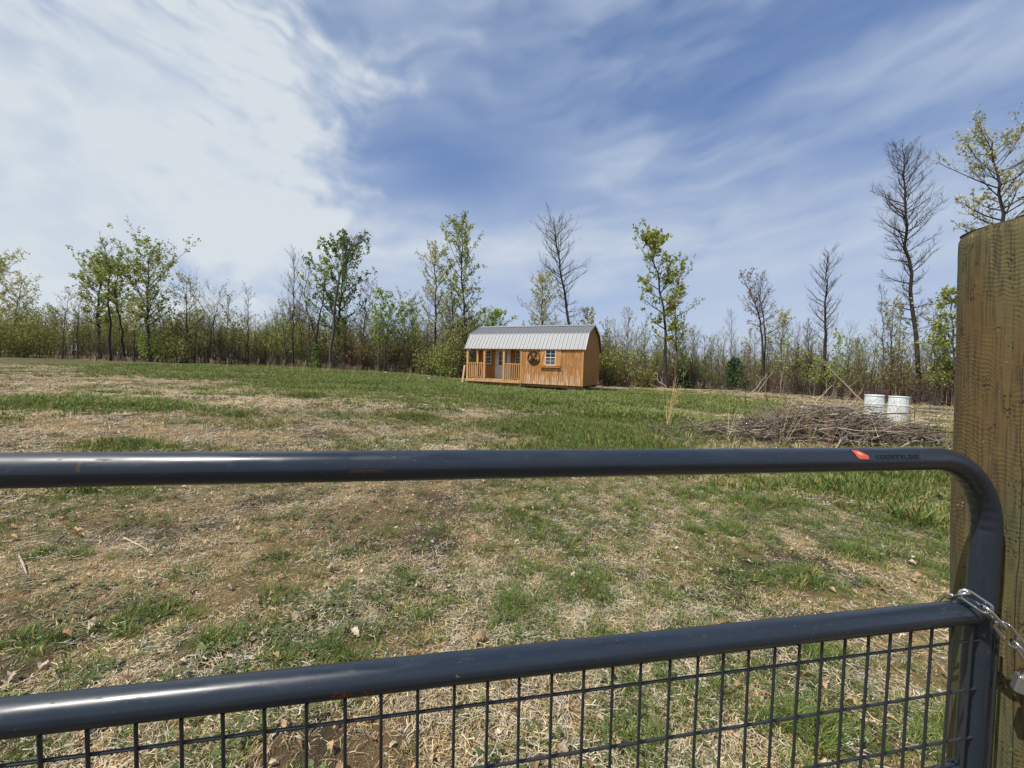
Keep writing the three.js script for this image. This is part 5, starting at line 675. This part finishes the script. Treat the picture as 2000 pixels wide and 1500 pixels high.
// ---------------------------------------------------------------- undergrowth: brush nobody could count
{
  const R = rng(909);
  const shrub = (seed, n, h, w, leafN, ls, cols) => { const q = rng(seed), st = new GB(), lf = new GB(); for (let k = 0; k < n; k++) { const a = q() * 6.28, r = w * (0.25 + q()), b = V(Math.cos(a) * r * 0.35, -0.06, Math.sin(a) * r * 0.35), hh = h * (0.5 + 0.6 * q()), e = V(Math.cos(a) * r, hh, Math.sin(a) * r), m = b.clone().lerp(e, 0.5).add(V((q() - 0.5) * 0.15, 0, (q() - 0.5) * 0.15)); st.tube([b, m, e], (x) => 0.013 * (1 - 0.7 * x), 3, null, false); for (let j = 0; j < 6; j++) { const s = m.clone().lerp(e, q()), d = V(q() - 0.5, 0.25 + q() * 0.7, q() - 0.5).normalize(), l = h * (0.10 + 0.16 * q()), t = s.clone().addScaledVector(d, l); st.tube([s, t], (x) => 0.0055 * (1 - 0.5 * x), 3, null, false); for (let i = 0; i < leafN; i++) leafFace(lf, s.clone().lerp(t, 0.2 + q()).add(V(q() - 0.5, q() - 0.5, q() - 0.5).multiplyScalar(0.18)), ls * (0.6 + 0.8 * q()), q, LEAF[cols]); } } return [st.build(), lf.i.length ? lf.build() : null]; };
  const kinds = [[shrub(1, 13, 2.3, 0.7, 4, 0.10, 'yellow'), BARK.grey], [shrub(2, 15, 1.9, 0.8, 0, 0.1, 'grey'), BARK.warm], [shrub(3, 12, 2.7, 0.7, 2, 0.10, 'olive'), BARK.dark], [shrub(4, 15, 1.7, 0.8, 1, 0.08, 'rust'), BARK.grey], [shrub(5, 12, 2.3, 0.8, 6, 0.11, 'bright'), BARK.grey]];
  const lists = kinds.map(() => []);
  for (let k = 0; k < 3900; k++) {
    const az = lerp(-78, 78, R()), dep = Math.pow(R(), 1.25) * 34, F = treeEdge(az) + 0.6 + dep, X = Math.tan(az / 57.3) * F; if (Math.abs(X) > 130 || cabinBox(X, F)) continue;
    const wl = sstep(-12, -30, az), wr = sstep(6, 22, az), n = fbm(X * 0.13, F * 0.13, 3, 77), t = R(); let i;
    if (wr > 0.5) i = t < 0.07 + 0.22 * sstep(0.5, 0.7, n) ? 0 : t < 0.55 ? 1 : t < 0.72 ? 2 : 3; else i = t < 0.20 + 0.35 * sstep(0.42, 0.62, n) ? 0 : t < 0.48 ? 2 : t < 0.54 ? 4 : t < 0.80 ? 1 : 3;
    const lump = fbm(X * 0.22 + 70, F * 0.22, 3, 79), s = (0.45 + 0.5 * R()) * (0.55 + 1.1 * sstep(0.3, 0.7, lump)) * lerp(1, 1.5, dep / 34) * lerp(1, 0.80, wr), v = 0.85 + 0.3 * R(); if (R() > 0.35 + 0.65 * sstep(0.28, 0.5, fbm(X * 0.35, F * 0.35, 2, 83))) continue; lists[i].push([X, F, 0, s, lerp(0.8, 1.2, R()) * lerp(1, 1.25, wl), R() * 6.28, 0, 0, v, v, v]);
  }
  kinds.forEach(([[st, lf], bk], i) => { const lab = ['yellow-green budding brush filling the edge of the woods', 'bare brown brush filling the edge of the woods', 'olive-leaved brush filling the edge of the woods', 'grey brush with reddish buds filling the woods', 'fresh green brush filling the edge of the woods'][i]; scatter('undergrowth_stems', 'stems of the ' + lab, 'undergrowth', st, bk, lists[i]); if (lf) scatter('undergrowth', lab, 'undergrowth', lf, leafMat, lists[i]); });
  // the wood behind, too far to tell its trees apart
  const far = [0, 1, 2].map((k) => grow({ seed: 500 + k, path: [V(0, 0, 0), V(0.1, 3, 0.1), V(-0.1, 6.2 + k * 0.6, 0)], r: 0.09, start: 0.25, nb: 20, sec: 5, tw: 3, spread: 1.5, profile: 'mid', leaf: [1.6, 0.1, 0.8][k], ls: 0.2, cols: ['olive', 'grey', 'yellow'][k] })), fl = [[], [], []];
  for (let k = 0; k < 1350; k++) { const az = lerp(-80, 80, R()), dep = 3 + Math.pow(R(), 0.8) * 85, F = treeEdge(az) + dep, X = Math.tan(az / 57.3) * F; if (Math.abs(X) > 260) continue; const left = sstep(-2, -26, az), s = (0.5 + 0.5 * R()) * lerp(0.66, lerp(0.85, 1.25, sstep(-34, -44, az)), left) * lerp(0.8, 1.15, sstep(10, 70, dep)), v = 0.85 + 0.3 * R(); fl[R() < 0.22 ? 0 : R() < 0.72 ? 1 : 2].push([X, F, -0.1, s, 1, R() * 6.28, (R() - 0.5) * 0.1, (R() - 0.5) * 0.1, v, v, v]); }
  for (let k = 0; k < 520; k++) { const az = R() < 0.72 ? lerp(-40, -2, R()) : lerp(4, 50, R()), dep = 2 + R() * 30, F = treeEdge(az) + dep, X = Math.tan(az / 57.3) * F, s = (az < 0 ? 0.42 + 0.42 * R() * R() + 0.12 * R() : 0.40 + 0.32 * R()), v = 1 + 0.35 * R(); if (cabinBox(X, F)) continue; fl[R() < 0.75 ? 1 : 2].push([X, F, -0.1, s, 1.15, R() * 6.28, (R() - 0.5) * 0.1, (R() - 0.5) * 0.1, v, v, v]); }
  far.forEach((g, i) => { const w = mergeGeometries([g.trunk, g.limb]), lab = ['olive-leaved', 'bare', 'budding yellow'][i] + ' trees of the distant wood'; scatter('distant_wood_stems', 'stems of the ' + lab, 'woods', w, BARK.grey, fl[i]); if (g.leaf) scatter('distant_wood', lab, 'woods', g.leaf, leafMat, fl[i]); });
}
// ---------------------------------------------------------------- fallen dead branches at the brush edge
{
  const fall = (label, a, b, F, r, mat) => { const p0 = look(a[0], a[1], F), p1 = look(b[0], b[1], F + 0.6), R = rng(a[0]), o = thing('fallen_branch', label, 'fallen branch', 'pale dead branches in the scrub'), g0 = at(p0.x, F); const off = p0.clone().sub(g0); o.position.copy(g0); const e = p1.clone().sub(g0), s = off; if (s.y > 0.3 && e.y > 0.3) s.y = 0.0; const pts = []; for (let k = 0; k <= 6; k++) pts.push(s.clone().lerp(e, k / 6).add(V((R() - 0.5) * 0.08, (R() - 0.5) * 0.08, (R() - 0.5) * 0.08))); const g = new GB(); g.tube(pts, (t) => r * (1 - 0.75 * t), 6); mesh('stem', g.build(), mat, o); for (let k = 0; k < 4; k++) { const q = pts[2 + k % 4], d = V(R() - 0.5, R() * 0.8, R() - 0.5).normalize(); mesh('side_twig', new GB().tube([q, q.clone().addScaledVector(d, 0.35 + 0.4 * R())], (t) => r * 0.35 * (1 - 0.7 * t), 4).build(), mat, o); } };
  fall('long pale dead branch slanting down through the scrub by the drums', [1682, 782], [1606, 706], 21, 0.045, barkC);
  fall('pale crooked dead branch standing in the brush below the narrow tree', [1592, 786], [1626, 752], 20, 0.03, barkC); fall('slanting white stick leaning in the brush under the crooked tree', [1466, 770], [1500, 730], 26, 0.03, barkC); fall('leaning pale stem beside the slanting white stick', [1476, 772], [1512, 722], 26.4, 0.025, barkC); fall('pale curved dead limb by the leaning reddish tree', [1302, 756], [1278, 738], 27, 0.03, barkC); fall('bent grey dead stem between broom-headed and fan-shaped saplings', [1520, 775], [1536, 700], 25.5, 0.028, barkA);
  const logAt = (label, a, b, r, mat) => { const A = onGround(...a), B = onGround(...b), pa = at(A.X, A.F, r * 0.6), pb = at(B.X, B.F, r * 0.6), o = thing('fallen_log', label, 'log', 'logs lying at the edge of the woods'); o.position.copy(at(A.X, A.F)); const s = pa.clone().sub(o.position), e = pb.clone().sub(o.position); mesh('trunk', new GB().tube([s, s.clone().lerp(e, 0.4).add(V(0, r * 0.4, 0)), e], (t) => r * (1 - 0.45 * t), 9).build(), mat, o); const m = s.clone().lerp(e, 0.6); mesh('snapped_limb', new GB().tube([m, m.clone().add(V(0.12, 0.22, 0.1))], (t) => r * 0.4 * (1 - 0.5 * t), 6).build(), mat, o); };
  logAt('grey log lying level beyond the drums toward the post', [1790, 806], [1862, 812], 0.09, barkA); logAt('thin pale log in the grass between drums and post', [1786, 820], [1856, 824], 0.05, barkC); logAt('dark log lying behind the brush pile', [1612, 778], [1676, 784], 0.10, barkB); logAt('pale fallen pole along the field edge past the leafy pair', [1340, 762], [1460, 766], 0.05, barkC); logAt('grey log stacked on brush behind the drums', [1800, 800], [1860, 802], 0.08, barkA);
  const stick = (label, a, b, r) => { const A = onGround(...a), B = onGround(...b), o = thing('stick', label, 'stick', 'loose sticks on the near ground'); o.position.copy(at(A.X, A.F)); const s = V(0, r, 0), e = at(B.X, B.F, r * 1.6).sub(o.position); mesh('twig', new GB().tube([s, s.clone().lerp(e, 0.5).add(V(0.01, r, 0.006)), e], (t) => r * (1 - 0.55 * t), 6).build(), barkC, o); };
  stick('pale forked stick lying on the leaf litter', [242, 1050], [298, 1084], 0.007); stick('bleached dead stalk on the bare earth by the fence edge litter', [36, 1086], [52, 1126], 0.008); stick('thin dark twig lying on the bare earth', [4, 1060], [112, 1040], 0.006); stick('short brown stick among straw in the middle ground', [1075, 1156], [1100, 1140], 0.006);
}
renderer.render(scene, camera);
